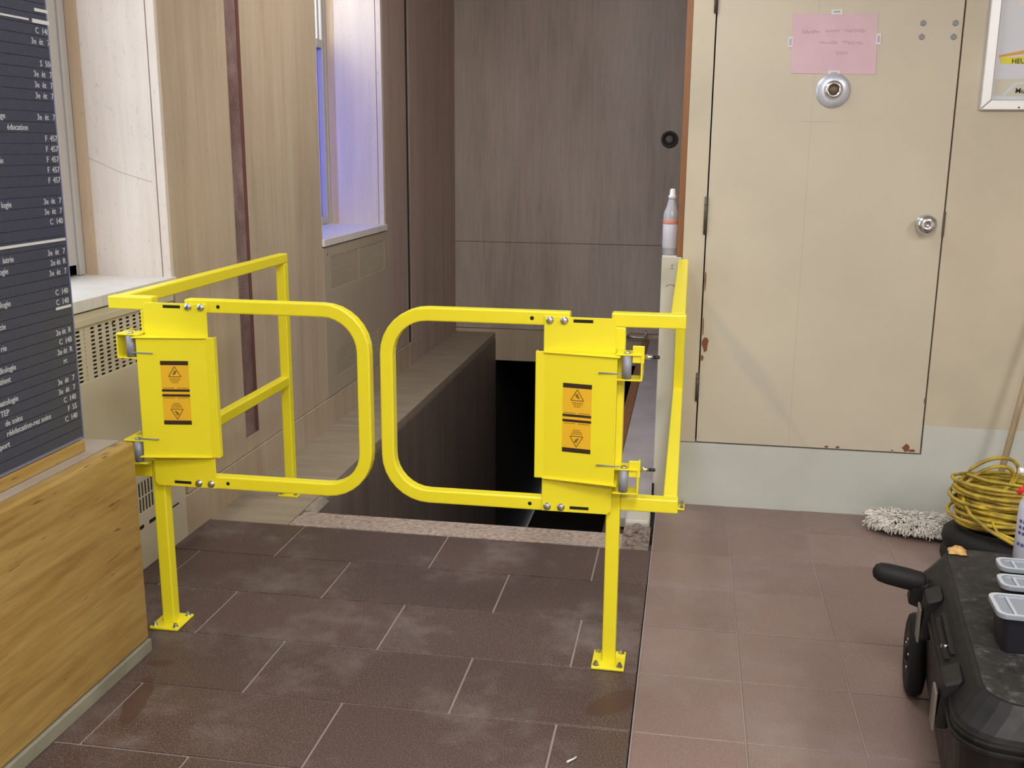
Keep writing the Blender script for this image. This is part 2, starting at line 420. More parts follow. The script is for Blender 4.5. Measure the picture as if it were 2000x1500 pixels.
# pale nosing along the head of the stairs and the stone ledges at both sides of the well
MB().box((-1.606, 3.858, -0.06), (-0.22, 3.965, 0.001)).build('nosing_strip', 'terrazzo_nosing', fl, bevel=0.004)
MB().box((-1.606, 3.969, -0.06), (-0.22, 4.035, -0.006)).build('nosing_edge', 'terrazzo_nosing', fl, bevel=0.006)
for a, b in ((3.858, 5.40), (5.403, 6.98), (6.983, 8.53)):
    MB().box((XL, a, -0.05), (-1.61, b, 0.001)).build('ledge_slab', 'ledge_stone', fl, bevel=0.004)
MB().prism([(-1.606, 4.037, -0.05), (-1.606, 4.037, 0.0), (-1.606, 4.22, 0.0), (-1.606, 4.30, -0.05)], (0.02, 0, 0)).build('stringer_cap', 'ledge_stone', fl, bevel=0.002)
MB().box((-0.30, 4.20, -0.04), (-0.122, 8.53, 0.0)).build('side_ledge', 'plaster_ledge', fl)
MB().box((-0.362, 4.9, -0.05), (-0.302, 8.5, -0.006)).build('ledge_edging', 'brown_wood', fl, bevel=0.008)
# chipped curb at the right end of the nosing
MB().box((-0.222, 4.12, -0.05), (-0.118, 4.245, 0.022)).build('curb_cap', 'lowwall_paint', fl, bevel=0.012)
bmc = MB()
for k in range(16):
    x = random.uniform(-0.215, -0.125); y = random.uniform(3.86, 4.10); r = random.uniform(0.012, 0.026)
    bmc.lathe((x, y, -0.005), (random.uniform(-.3, .3), random.uniform(-.3, .3), 1), [(r * 0.9, 0), (r, r * 0.4), (r * 0.55, r * 0.9)], 6, False)
tag(bmc.build('curb_rubble', 'broken_stone', fl), kind='stuff')
MB().box((-0.222, 3.86, -0.06), (-0.112, 4.118, -0.002)).build('curb_base', 'broken_stone', fl)

# stairs
st = thing('staircase', (-0.95, 4.04, -2.4), 'stone stairs going down into the dark well behind the gates', 'stairs')
for k in range(12):
    yy = 4.036 + 0.29 * k; z = -0.06 - 0.185 * (k + 1)
    MB().box((-1.604, yy, z - 0.2), (-0.32, yy + 0.29, z)).build('step', 'well_shade', st)
MB().box((-1.604, 7.516, -2.6), (-0.32, 13.49, -2.46)).build('landing', 'well_shade', st)

# ================================================================== LEFT WALL
wl = thing('wall_left', (XL, 4, 0)); struct(wl)
T = 0.03
core = MB()
def seg(y0, y1, z0, z1): core.box((-2.45, y0, z0), (XL - T, y1, z1))
W1 = (1.55, 3.68); W2 = (5.335, 6.50); ZS = 1.03; ZT = 2.86
seg(-3, W1[0], 0, HZ); seg(W1[1] + 0.0, W2[0], 0, HZ); seg(W2[1], 8.9, 0, HZ)
for a, b in (W1, W2): seg(a, b, 0, ZS - 0.02); seg(a, b, ZT, HZ)
core.build('wall_core', 'plain_wall', wl)
MB().box((-2.45, 3.85, -2.6), (-1.64, 13.5, -0.06)).build('well_core', 'well_shade', wl)
def panel(y0, y1, z0, z1, m='travertine', x=XL):
    return MB().box((XL - T, y0, z0), (x, y1, z1)).build('stone_panel', m, wl, bevel=0.0015, seg=1)
panel(-3, 1.55, 0, HZ)
zb = 0.168
panel(3.692, 4.262, zb, HZ); panel(4.408, 5.333, zb, HZ)
panel(6.528, 7.05, zb, HZ, 'travertine_dark'); panel(7.135, 8.53, zb, HZ, 'travertine_dark')
panel(W1[0], 3.69, ZT, HZ); panel(W2[0], W2[1] + 0.026, ZT, HZ)
panel(4.265, 4.405, zb, 0.24)
# stone baseboard
bl = struct(MB().box((XL - T, 3.662, 0), (XL + 0.006, 5.40, zb - 0.003)).build('baseboard_left', 'travertine', None, bevel=0.002))
MB().box((XL - T, 5.403, 0), (XL + 0.006, 7.04, zb - 0.003)).build('stone_panel', 'travertine', bl, bevel=0.002)
MB().box((XL - T, 7.043, 0), (XL + 0.006, 8.53, zb - 0.003)).build('stone_panel', 'travertine_dark', bl, bevel=0.002)
# red marble inlay strip and a flush dark strip painted for the groove's shade
ms = MB().box((XL - T, 4.265, 0.243), (XL - 0.002, 4.372, HZ)).build('marble_strip', 'red_marble', wl)
MB().box((XL - T, 4.374, 0.243), (XL - 0.001, 4.405, HZ)).build('marble_edge', 'red_marble_edge', wl)
MB().box((XL - T, 7.052, zb), (XL - 0.002, 7.104, HZ)).build('groove_shade', 'dark_gap', wl)
MB().box((XL - T, 7.1045, zb), (XL - 0.0005, 7.133, HZ)).build('groove_bead', 'travertine_back', wl, bevel=0.003)
# window reveals lined with stone coloured paler for the daylight on it
for (a, b) in (W1, W2):
    MB().box((-2.31, b - 0.014, ZS), (-1.995, b - 0.001, ZT)).build('reveal_panel', 'travertine_lit', wl, bevel=0.001)
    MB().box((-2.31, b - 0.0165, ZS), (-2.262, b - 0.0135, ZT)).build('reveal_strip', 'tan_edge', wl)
    MB().box((-1.992, b - 0.012, ZS), (XL + 0.001, b + 0.010 if b < 4 else b + 0.024, ZT)).build('reveal_edge', 'travertine_lit', wl, bevel=0.002)
    MB().box((-2.31, a + 0.001, ZS), (XL - 0.002, a + 0.014, ZT)).build('reveal_panel', 'travertine_lit', wl, bevel=0.001)
# stair side of the wall below the ledge
MB().box((-1.64, 4.04, -2.6), (-1.6065, 8.53, -0.052)).build('well_panel', 'well_stone_shaded', wl)

def window(n, a, b, blue):
    t = struct(thing('window_%d' % n, (-2.35, (a + b) / 2, ZS)))
    x0, x1 = -2.395, -2.325
    f = MB(); sw_ = 0.055 if blue else 0.26
    f.box((x0, b - sw_, ZS + 0.022), (x1, b - 0.015, ZT));
    if not blue: f.box((x1, b - 0.05, ZS + 0.022), (x1 + 0.012, b - 0.015, ZT))
    if True: pass
    f.box((x0, a + 0.015, ZS + 0.022), (x1, a + 0.055, ZT))
    f.box((x0, a + 0.055, ZS + 0.022), (x1, b - 0.055, ZS + 0.065)); f.box((x0, a + 0.055, ZT - 0.05), (x1, b - 0.055, ZT))
    f.build('window_frame', 'window_frame', t, bevel=0.003)
    if blue:
        MB().box((x0, a + 0.055, 2.135), (x1, b - 0.055, 2.185)).build('transom', 'window_frame', t, bevel=0.003)
        MB().box((-2.365, a + 0.055, ZS + 0.065), (-2.360, b - 0.055, 2.135)).build('lower_pane', 'blue_film', t)['label'] = 'pane covered with deep blue film'
        MB().box((-2.365, a + 0.055, 2.185), (-2.360, b - 0.055, ZT - 0.05)).build('upper_pane', 'bright_glass', t)
        MB().box((-2.352, b - 0.12, 2.185), (-2.33, b - 0.085, ZT - 0.05)).build('sash_bar', 'window_frame', t, bevel=0.003)
    else:
        m_ = (a + b) / 2
        MB().box((x0, m_ - 0.03, ZS + 0.065), (x1, m_ + 0.03, ZT - 0.05)).build('mullion', 'window_frame', t, bevel=0.003)
        for p0, p1 in ((a + 0.055, m_ - 0.03), (m_ + 0.03, b - 0.26)):
            MB().box((-2.365, p0, ZS + 0.065), (-2.360, p1, ZT - 0.05)).build('pane', 'clear_glass', t)
    MB().box((-2.40, a + 0.001, ZS - 0.02), (XL + 0.012, b + (0.008 if not blue else 0.022), ZS + 0.02)).build('window_sill', 'sill_marble', t, bevel=0.003)
window(1, *W1, False); window(2, *W2, True)

# radiator covers below the windows
def lattice(name, y0, y1, z0, z1, py, pz, by, bz, parent, m, x=XL + 0.004):
    mb = MB()
    k = 0
    y = y0
    while y < y1 + 1e-6:
        mb.box((x - 0.003, y - by / 2, z0), (x, y + by / 2, z1)); y += py
    z = z0
    while z < z1 + 1e-6:
        mb.box((x - 0.0028, y0, z - bz / 2), (x - 0.0003, y1, z + bz / 2)); z += pz
    return tag(mb.build(name, m, parent), kind='stuff')
def plate_with_holes(x0, x1, Y, Z, holes):
    """boxes of a panel in the wall plane that leaves rectangular holes (y0,y1,z0,z1), holes in bands of equal z"""
    mb = MB(); bands = {}
    for h in holes: bands.setdefault((h[2], h[3]), []).append(h)
    z = Z[0]
    for (h0, h1) in sorted(bands):
        mb.box((x0, Y[0], z), (x1, Y[1], h0)); y = Y[0]
        for h in sorted(bands[(h0, h1)]):
            if h[0] > y: mb.box((x0, y, h0), (x1, h[0], h1))
            y = h[1]
        if y < Y[1]: mb.box((x0, y, h0), (x1, Y[1], h1))
        z = h1
    mb.box((x0, Y[0], z), (x1, Y[1], Z[1])); return mb
rc = thing('radiator_cover', (XL, 2.6, 0), 'beige sheet metal radiator cover with slotted grilles beside the letter board', 'radiator cover')
h1 = [(2.62, 2.66, 0.775, 0.955), (3.0, 3.06, 0.775, 0.955), (3.085, 3.60, 0.775, 0.955), (3.22, 3.44, 0.215, 0.335), (2.2, 2.9, 0.775, 0.955)]
h1 = [h for h in h1 if h[0] != 2.62]
plate_with_holes(XL - 0.004, XL + 0.005, (W1[0], 3.66), (0.0, 1.005), h1).build('front_panel', 'cover_metal', rc, bevel=0.001, seg=1)
MB().box((XL - 0.028, W1[0], 0.0), (XL - 0.022, 3.66, 1.0)).build('back_panel', 'grille_dark', rc)
for (a, b, c, d) in h1:
    if c > 0.5: lattice('grille', a, b, c, d, 0.0445, 0.0138, 0.020, 0.0060, rc, 'cover_metal')
    else: lattice('grille', a, b, c, d, 0.022, 0.06, 0.010, 0.006, rc, 'cover_metal')
MB().box((XL + 0.005, W1[0], 0.962), (XL + 0.009, 3.66, 0.985)).build('top_bead', 'cover_metal', rc, bevel=0.001)
for (a, b) in ((3.275, 3.33), (3.37, 3.45), (3.46, 3.60)):
    MB().box((XL + 0.0045, a, 0.158), (XL + 0.0058, b, 0.172 if a < 3.45 else 0.164)).build('slot', 'hole_black', rc)
for y, z in ((3.355, 1.0), (3.28, 0.128), (3.23, 0.975)):
    MB().lathe((XL + 0.005, y, z - (0.03 if z > 0.9 else 0)), (1, 0, 0), [(0.006, 0), (0.004, 0.002)], 8).build('screw', 'dark_metal', rc)
rc2 = thing('radiator_cover', (XL, 5.9, 0), 'beige radiator cover with fine perforated grilles under the blue window', 'radiator cover')
h2 = [(5.455, 5.945, 0.765, 0.948), (5.975, 6.475, 0.765, 0.948), (5.51, 6.30, 0.262, 0.405)]
plate_with_holes(XL - 0.004, XL + 0.004, (W2[0] + 0.002, W2[1] + 0.024), (zb + 0.002, 1.005), h2).build('front_panel', 'cover_metal_back', rc2, bevel=0.001, seg=1)
MB().box((XL - 0.028, W2[0] + 0.002, zb + 0.002), (XL - 0.022, W2[1] + 0.024, 1.0)).build('back_panel', 'grille_dark', rc2)
for (a, b, c, d) in h2: lattice('grille', a, b, c, d, 0.0165, 0.0141, 0.0036, 0.0034, rc2, 'cover_metal_back', XL + 0.003)
MB().lathe((XL + 0.004, 5.40, 0.965), (1, 0, 0), [(0.007, 0), (0.005, 0.002)], 8).build('screw', 'dark_metal', rc2)

# ================================================================== BACK WALL and stair well shell
wb = struct(MB().box((-2.45, YB + 0.03, -0.235), (0.6, YB + 0.30, HZ)).build('wall_back', 'plain_wall'))
for x0, x1 in ((XL, -0.05),):
    MB().box((x0, YB, 0.768), (x1, YB + 0.03, HZ)).build('stone_panel', 'travertine_back', wb, bevel=0.0015, seg=1)
    MB().box((x0, YB, 0.034), (x1, YB + 0.03, 0.765)).build('stone_panel', 'travertine_back', wb, bevel=0.0015, seg=1)
    MB().box((x0, YB - 0.012, -0.24), (x1, YB + 0.03, 0.03)).build('stone_panel', 'travertine', wb, bevel=0.002, seg=1)
sw = struct(MB().box((-0.318, 4.04, -2.6), (-0.10, 13.5, -0.05)).build('wall_stair', 'well_shade'))
pe = struct(MB().box((-2.45, 13.5, -2.6), (0.2, 13.6, 0.2)).build('wall_passage', 'well_shade'))
MB().box((-1.64, YB + 0.3, -0.235), (-0.2, 13.5, -0.15)).build('passage_ceiling', 'well_shade', wb)
# round dark fixture high on the back wall
rv = thing('wall_fixture', (-0.21, YB, 1.55), 'small round black fixture mounted high on the back stone wall', 'fixture')
MB().lathe((-0.207, YB, 1.611), (0, -1, 0), [(0.066, 0), (0.066, 0.018), (0.052, 0.026), (0.050, 0.014), (0.001, 0.014)], 28).build('ring', 'fixture_dark', rv)
MB().lathe((-0.207, YB - 0.014, 1.611), (0, -1, 0), [(0.034, 0), (0.030, 0.012), (0.016, 0.018), (0.001, 0.018)], 24).build('core', 'fixture_core', rv)
# small bracket low on the back wall
br = thing('wall_bracket', (-0.40, YB, -0.02), 'thin bent metal bracket low on the back wall behind the right gate post', 'bracket')
MB().tube([(-0.50, YB - 0.012, 0.02), (-0.50, YB - 0.06, 0.02), (-0.44, YB - 0.07, 0.015), (-0.36, YB - 0.07, 0.012), (-0.335, YB - 0.07, 0.03), (-0.333, YB - 0.07, 0.075)], 0.008, 8).build('bent_rod', 'zinc', br)
MB().box((-0.525, YB - 0.016, 0.0), (-0.475, YB - 0.012, 0.04)).build('back_plate', 'zinc', br)

# ================================================================== DOOR WALL
DX0, DX1, DZ0, DZ1 = 0.062, 0.998, 0.290, 2.36
wd = struct(thing('wall_right', (0, YD, 0)))
gp = 0.006
def wp(x0, x1, z0, z1, m='cream_paint', y=YD):
    return MB().box((x0, y, z0), (x1, YD + 0.12, z1)).build('wall_section', m, wd)
wp(-0.033, DX0 - gp, 0.288, HZ)
wp(DX1 + gp, 4.6, 0.41, HZ)
wp(DX0 - gp, DX1 + gp, DZ1 + gp, HZ)
MB().box((DX0 - 0.02, YD + 0.06, DZ0 - 0.02), (DX1 + 0.02, YD + 0.12, DZ1 + 0.02)).build('recess', 'dark_gap', wd)
bb = struct(MB().box((-0.033, YD - 0.002, -0.003), (DX1 + gp, YD + 0.12, DZ0 - gp)).build('baseboard_right', 'white_paint', None))
MB().box((DX1 + gp, YD - 0.002, -0.003), (4.6, YD + 0.12, 0.41)).build('painted_band', 'white_paint', bb)
# door
d = struct(thing('door_1', (0.53, YD, DZ0)))
MB().box((DX0, YD - 0.001, DZ0), (DX1, YD + 0.045, DZ1)).build('door_leaf', 'door_paint', d, bevel=0.002)
for z0, z1 in ((0.475, 0.60), (1.195, 1.35), (2.075, 2.20)):
    hg = MB().cyl((0.055, YD - 0.006, z0), (0.055, YD - 0.006, z1), 0.0075, 10)
    for k in range(1, 5):
        zz = z0 + (z1 - z0) * k / 5
        hg.cyl((0.055, YD - 0.006, zz - 0.0012), (0.055, YD - 0.006, zz + 0.0012), 0.0088, 10)
    hg.build('hinge', 'dark_metal', d)
MB().box((DX1 - 0.002, YD - 0.004, 1.205), (DX1 + 0.008, YD + 0.01, 1.305)).build('latch_plate', 'dark_metal', d)
kb = MB().lathe((0.925, YD, 1.256), (0, -1, 0), [(0.034, 0), (0.032, 0.006), (0.016, 0.010), (0.014, 0.028), (0.028, 0.034), (0.038, 0.046), (0.040, 0.056), (0.034, 0.068), (0.020, 0.074), (0.010, 0.074), (0.008, 0.070), (0.0005, 0.070)], 28).build('knob', 'chrome', d)
lp = MB().lathe((0.531, YD, 1.775), (0, -1, 0), [(0.068, 0), (0.068, 0.003), (0.062, 0.008), (0.036, 0.012), (0.0005, 0.012)], 36).build('lock_plate', 'satin_plate', d)
MB().lathe((0.531, YD - 0.011, 1.778), (0, -1, 0), [(0.037, 0), (0.036, 0.016), (0.028, 0.022), (0.022, 0.023), (0.021, 0.014), (0.0005, 0.014)], 30).build('lock_ring', 'chrome', lp)
MB().lathe((0.531, YD - 0.024, 1.776), (0, -1, 0), [(0.020, 0), (0.019, 0.004), (0.010, 0.006), (0.0005, 0.006)], 20).build('lock_cylinder', 'brass_dark', lp)
for x, z in ((0.851, 2.028), (0.970, 2.027), (0.850, 1.977), (0.968, 1.976)):
    MB().lathe((x, YD - 0.001, z), (0, -1, 0), [(0.0115, 0), (0.010, 0.003), (0.005, 0.0042), (0.004, 0.003), (0.0005, 0.003)], 14).build('screw', 'steel_grey', d)
def chip(cx, cz, rx, rz, seed):
    rr = random.Random(seed); pts = []
    for k in range(14):
        a = 2 * math.pi * k / 14; q = rr.uniform(0.7, 1.1)
        pts.append((cx + rx * q * math.cos(a), YD - 0.0012, cz + rz * q * math.sin(a)))
    MB().prism(pts, (0, -0.0006, 0)).build('paint_chip', 'chip_brown', d)
chip(0.079, 0.725, 0.015, 0.036, 1); chip(0.069, 0.665, 0.006, 0.016, 2); chip(0.940, 0.312, 0.017, 0.018, 3)
chip(0.965, 0.300, 0.014, 0.007, 11)
chip(0.615, 0.298, 0.009, 0.006, 4); chip(0.660, 0.298, 0.009, 0.005, 5); chip(0.0665, 1.00, 0.0035, 0.05, 6); chip(0.067, 0.80, 0.003, 0.05, 7)
chip(0.995, 0.52, 0.002, 0.015, 8); chip(0.885, 0.297, 0.006, 0.003, 9)
# wood cheek at the end of the wall and the low wall of the stair well
tr = struct(MB().box((-0.058, YD + 0.002, 1.10), (-0.034, YB - 0.001, HZ)).build('trim_1', 'brown_wood', None, bevel=0.001))
wn = struct(thing('wall_low', (-0.08, 5.5, 0)))
MB().box((-0.120, YD + 0.004, 0.0), (-0.034, YB - 0.001, 1.098)).build('wall_section', 'lowwall_paint', wn, bevel=0.004)
MB().box((-0.124, YD - 0.004, 0.0), (-0.114, YD + 0.006, 0.085)).build('corner_guard', 'hole_black', wn)
arc = MB().tube([(-0.078 + 0.022 * math.cos(a), YD + 0.0035, 0.962 + 0.016 * math.sin(a)) for a in [math.pi * (0.15 + 0.09 * k) for k in range(9)]], 0.0011, 5)
arc.build('pencil_mark', 'label_black', wn)
for z in (1.046, 1.06): MB().lathe((-0.075, YD + 0.004, z), (0, -1, 0), [(0.004, 0), (0.003, 0.001)], 8).build('nail_hole', 'grey_skirting', wn)

# ================================================================== rest of the room shell
struct(MB().box((-2.45, -3.1, HZ), (4.7, YB + 0.3, HZ + 0.1)).build('ceiling', 'ceiling_paint'))
struct(MB().box((-2.45, -3.1, -0.25), (4.7, -3.0, HZ)).build('wall_front', 'plain_wall'))
struct(MB().box((4.6, -3.0, -0.25), (4.7, YD + 0.12, HZ)).build('wall_side', 'plain_wall'))
struct(MB().box((0.02, YD + 0.121, 0.0), (0.10, YB, HZ)).build('wall_corridor', 'plain_wall'))

# ================================================================== PLYWOOD COUNTER and LETTER BOARD
ct = thing('counter', (-1.78, 1.6, 0), 'low plywood fronted counter with grey top at the left wall', 'counter')
CE = 2.728; CT = 0.682
MB().box((-1.950, 0.4, 0.045), (-1.662, CE - 0.02, CT - 0.02)).build('carcass', 'plywood', ct)
MB().box((-1.660, 0.4, 0.045), (-1.612, CE, CT)).build('front_board', 'plywood', ct, bevel=0.008)
MB().box((-1.950, 0.4, CT - 0.02), (-1.662, CE + 0.003, CT)).build('counter_top', 'grey_top', ct, bevel=0.002)
MB().box((-1.94, 0.4, 0.0), (-1.606, CE + 0.002, 0.042)).build('skirting', 'grey_skirting', ct, bevel=0.003)
ps = MB().box((-1.735, 0.4, CT), (-1.697, 2.612, CT + 0.034)).build('support_strip', 'pine_strip', ct, bevel=0.004)

BX = -1.700; BY1 = 2.613; BZ0 = 0.7185
ld = thing('letter_board', (BX - 0.02, 1.8, BZ0), 'tall dark grooved directory board with white lettering on the plywood counter', 'sign board')
MB().box((BX - 0.026, 0.9, BZ0), (BX - 0.004, BY1 - 0.002, 2.30)).build('backing', 'board_edge', ld)
pitch = 0.0273; RS = BZ0 + 0.0097
s0 = MB().box((BX - 0.004, 0.9, 0), (BX, BY1 - 0.004, pitch - 0.0016)).build('letter_row', 'letter_board', ld)
W[s0.name] = Matrix.Identity(4)
cx0 = Vector((BX - 0.002, (0.9 + BY1 - 0.004) / 2, 0))
nrow = int((2.29 - RS) / pitch)
s0.location = W[ld.name].inverted() @ (cx0 + Vector((0, 0, RS + pitch / 2)))
for k in range(1, nrow): dup(s0, ld, cx0 + Vector((0, 0, RS + pitch * (k + 0.5))))
MB().box((BX - 0.026, BY1 - 0.0018, BZ0), (BX + 0.001, BY1 + 0.001, 2.30)).build('edge_trim', 'board_edge', ld)

def text_mesh(txt, size):
    cu = bpy.data.curves.new('txt', 'FONT'); cu.body = txt; cu.size = size; cu.resolution_u = 2
    cu.align_x = 'LEFT'; cu.extrude = 0.0004; cu.offset = size * 0.008
    o = bpy.data.objects.new('txt', cu); COL.objects.link(o)
    bpy.context.view_layer.update()
    me = bpy.data.meshes.new_from_object(o.evaluated_get(bpy.context.evaluated_depsgraph_get()))
    bpy.data.objects.remove(o); bpy.data.curves.remove(cu)
    return me
def put_text(mb, txt, size, origin, ux, uz, nrm, right=False, width=None):
    """adds lettering: origin = baseline start (or end when right), ux reading direction, uz up"""
    me = text_mesh(txt, size)
    x0 = min(v.co.x for v in me.vertices); x1 = max(v.co.x for v in me.vertices)
    k = 1.0 if not width else width / (x1 - x0)
    sh = x1 if right else x0
    vs = [mb._v(Vector(origin) + Vector(ux) * ((v.co.x - sh) * k) + Vector(uz) * v.co.y + Vector(nrm) * (v.co.z + 0.0006)) for v in me.vertices]
    for p in me.polygons:
        try: mb.bm.faces.new([vs[i] for i in p.vertices])
        except ValueError: pass
    bpy.data.meshes.remove(me)
tx = MB()
Yd, Zd, Nx = (0, 1, 0), (0, 0, 1), (1, 0, 0)
USED = set()
def bt(px, py, txt, right=True, size=0.0215, width=None):
    p = on(px, py, 0, BX)
    k = round((p.z - RS) / pitch - 0.5)
    while (k, px > 60 and len(txt) < 11) in USED: k -= 1
    USED.add((k, px > 60 and len(txt) < 11))
    p.z = RS + pitch * k + 0.006
    put_text(tx, txt, size, p, Yd, Zd, Nx, right, width)
A = [(65, 'C'), (84, '3'), (126, 'S'), (147, '3'), (168, '3'), (189, '3'), (230, '3'), (269, 'F'), (289, 'F'), (310, 'F'), (331, 'F'), (350, 'F'), (392, '3'), (412, '3'), (428, 'C'),
     (489, '3'), (507, 'R'), (526, '3'), (562, 'C'), (582, 'C'), (638, 'R'), (655, 'C'), (674, 'R'), (732, '3'), (749, '3'), (763, 'C'), (780, 'D'), (799, 'C')]
for py, kd in A:
    xe = 95 + (py - 65) * 0.0745
    if kd == 'C': bt(xe, py, 'C  140')
    elif kd == 'S': bt(xe + 2, py, 'S  506')
    elif kd == 'F': bt(xe + 1, py, 'F  457')
    elif kd == 'D': bt(xe, py, 'F  55')
    elif kd == '3': bt(xe, py, '3e  ét   7')
    else: bt(xe, py, '2e ét  R')
bt(130, 694, 'rc')
for px, py, s_ in ((10, 230, 'stage'), (54, 250, 'éducation'), (6, 315, 'ie'), (22, 402, 'logie'), (26, 505, 'iatrie'), (15, 527, 'logie'), (20, 592, 'urologie'), (10, 633, 'cie'), (12, 676, 'rie'),
                   (30, 713, 'cardiologie'), (20, 735, 'patient'), (35, 777, 'rhumatologie'), (17, 796, 'TEP'), (43, 810, 'de soins'), (99, 812, 'rééducation-rez soins'), (18, 858, 'sport')):
    bt(px, py, s_)
tag(tx.build('lettering', 'board_letter', ld), kind='stuff')
for (xa, ya, xb, yb, h) in ((0, 27, 55, 38, 0.005), (62, 39, 95, 47, 0.010), (66, 18, 92, 24, 0.008), (0, 487, 127, 465, 0.007), (109, 605, 138, 595, 0.007)):
    a = on(xa, ya, 0, BX); b = on(xb, yb, 0, BX); z = (a.z + b.z) / 2
    MB().box((BX + 0.0004, a.y if xa else 1.6, z - h / 2), (BX + 0.0016, b.y, z + h / 2)).build('underline_bar', 'board_rule', ld)

# ================================================================== RAILINGS AND GATES (yellow steel)
TB = 0.0205
def base_plate(rail, cx, cy_, hx=0.050, hy=0.058, yaw=0.0):
    xf = Matrix.Translation((cx, cy_, 0.0)) @ Matrix.Rotation(yaw, 4, 'Z')
    bp = MB(xf).box((-hx, -hy, 0.001), (hx, hy, 0.010)).build('base_plate', 'yellow_paint', rail, bevel=0.003)
    wl_ = MB(xf).lathe((0, 0, 0.010), (0, 0, 1), [(0.040, 0), (0.030, 0.012)], 4, False)
    for sx in (-1, 1):
        for sy_ in (-1, 1):
            c = (sx * (hx - 0.014), sy_ * (hy - 0.014), 0.010)
            MB(xf).lathe(c, (0, 0, 1), [(0.0105, 0), (0.0105, 0.002), (0.0075, 0.002), (0.0075, 0.009), (0.0045, 0.009), (0.0045, 0.014)], 6, False).build('anchor_bolt', 'zinc', bp)
    wl_.bm.free()
def railing(s, xp, xr, yr, zr0, xout, zc, label, group):
    """s=-1 left, +1 right: post at xp, side rail at xr back to a post at yr"""
    t = thing('guard_railing', (xp, 2.92, 0), label, 'railing', group)
    yc = 2.92
    MB().box((xp - TB, yc - TB, 0.008), (xp + TB, yc + TB, 1.051)).build('gate_post', 'yellow_paint', t, bevel=0.004)
    xi = xp - s * TB
    MB().box((xi, yc - TB, 1.051), (xout, yc + TB, 1.091)).build('top_crossbar', 'yellow_paint', t, bevel=0.004)
    MB().box((xp + s * TB, yc - TB, zc), (xout, yc + TB, zc + 0.041)).build('lower_crossbar', 'yellow_paint', t, bevel=0.004)
    MB().box((xr - TB, yc + TB, 1.0505), (xr + TB, yr + TB, 1.0912)).build('top_rail', 'yellow_paint', t, bevel=0.004)
    MB().box((xr - TB, yc + TB, zc), (xr + TB, yr - TB, zc + 0.041)).build('middle_rail', 'yellow_paint', t, bevel=0.004)
    MB().box((xr - TB, yr - TB, zr0 + 0.008), (xr + TB, yr + TB, 1.0505)).build('rear_post', 'yellow_paint', t, bevel=0.004)
    base_plate(t, xp, yc)
    base_plate(t, xr, yr, 0.046, 0.046) if s < 0 else base_plate(t, xr + 0.004, yr - 0.012, 0.048, 0.040)
    return t
XPL, XPR = -1.640, -0.192
rl = railing(-1, XPL, -1.737, 4.22, 0, -1.766, 0.512, 'yellow square tube railing at the left ledge ending in front of the radiator cover', 'side railings of the stair gates')
rr_ = railing(1, XPR, -0.027, 4.39, 0, -0.003, 0.503, 'yellow square tube railing on the right running back to the door wall', 'side railings of the stair gates')

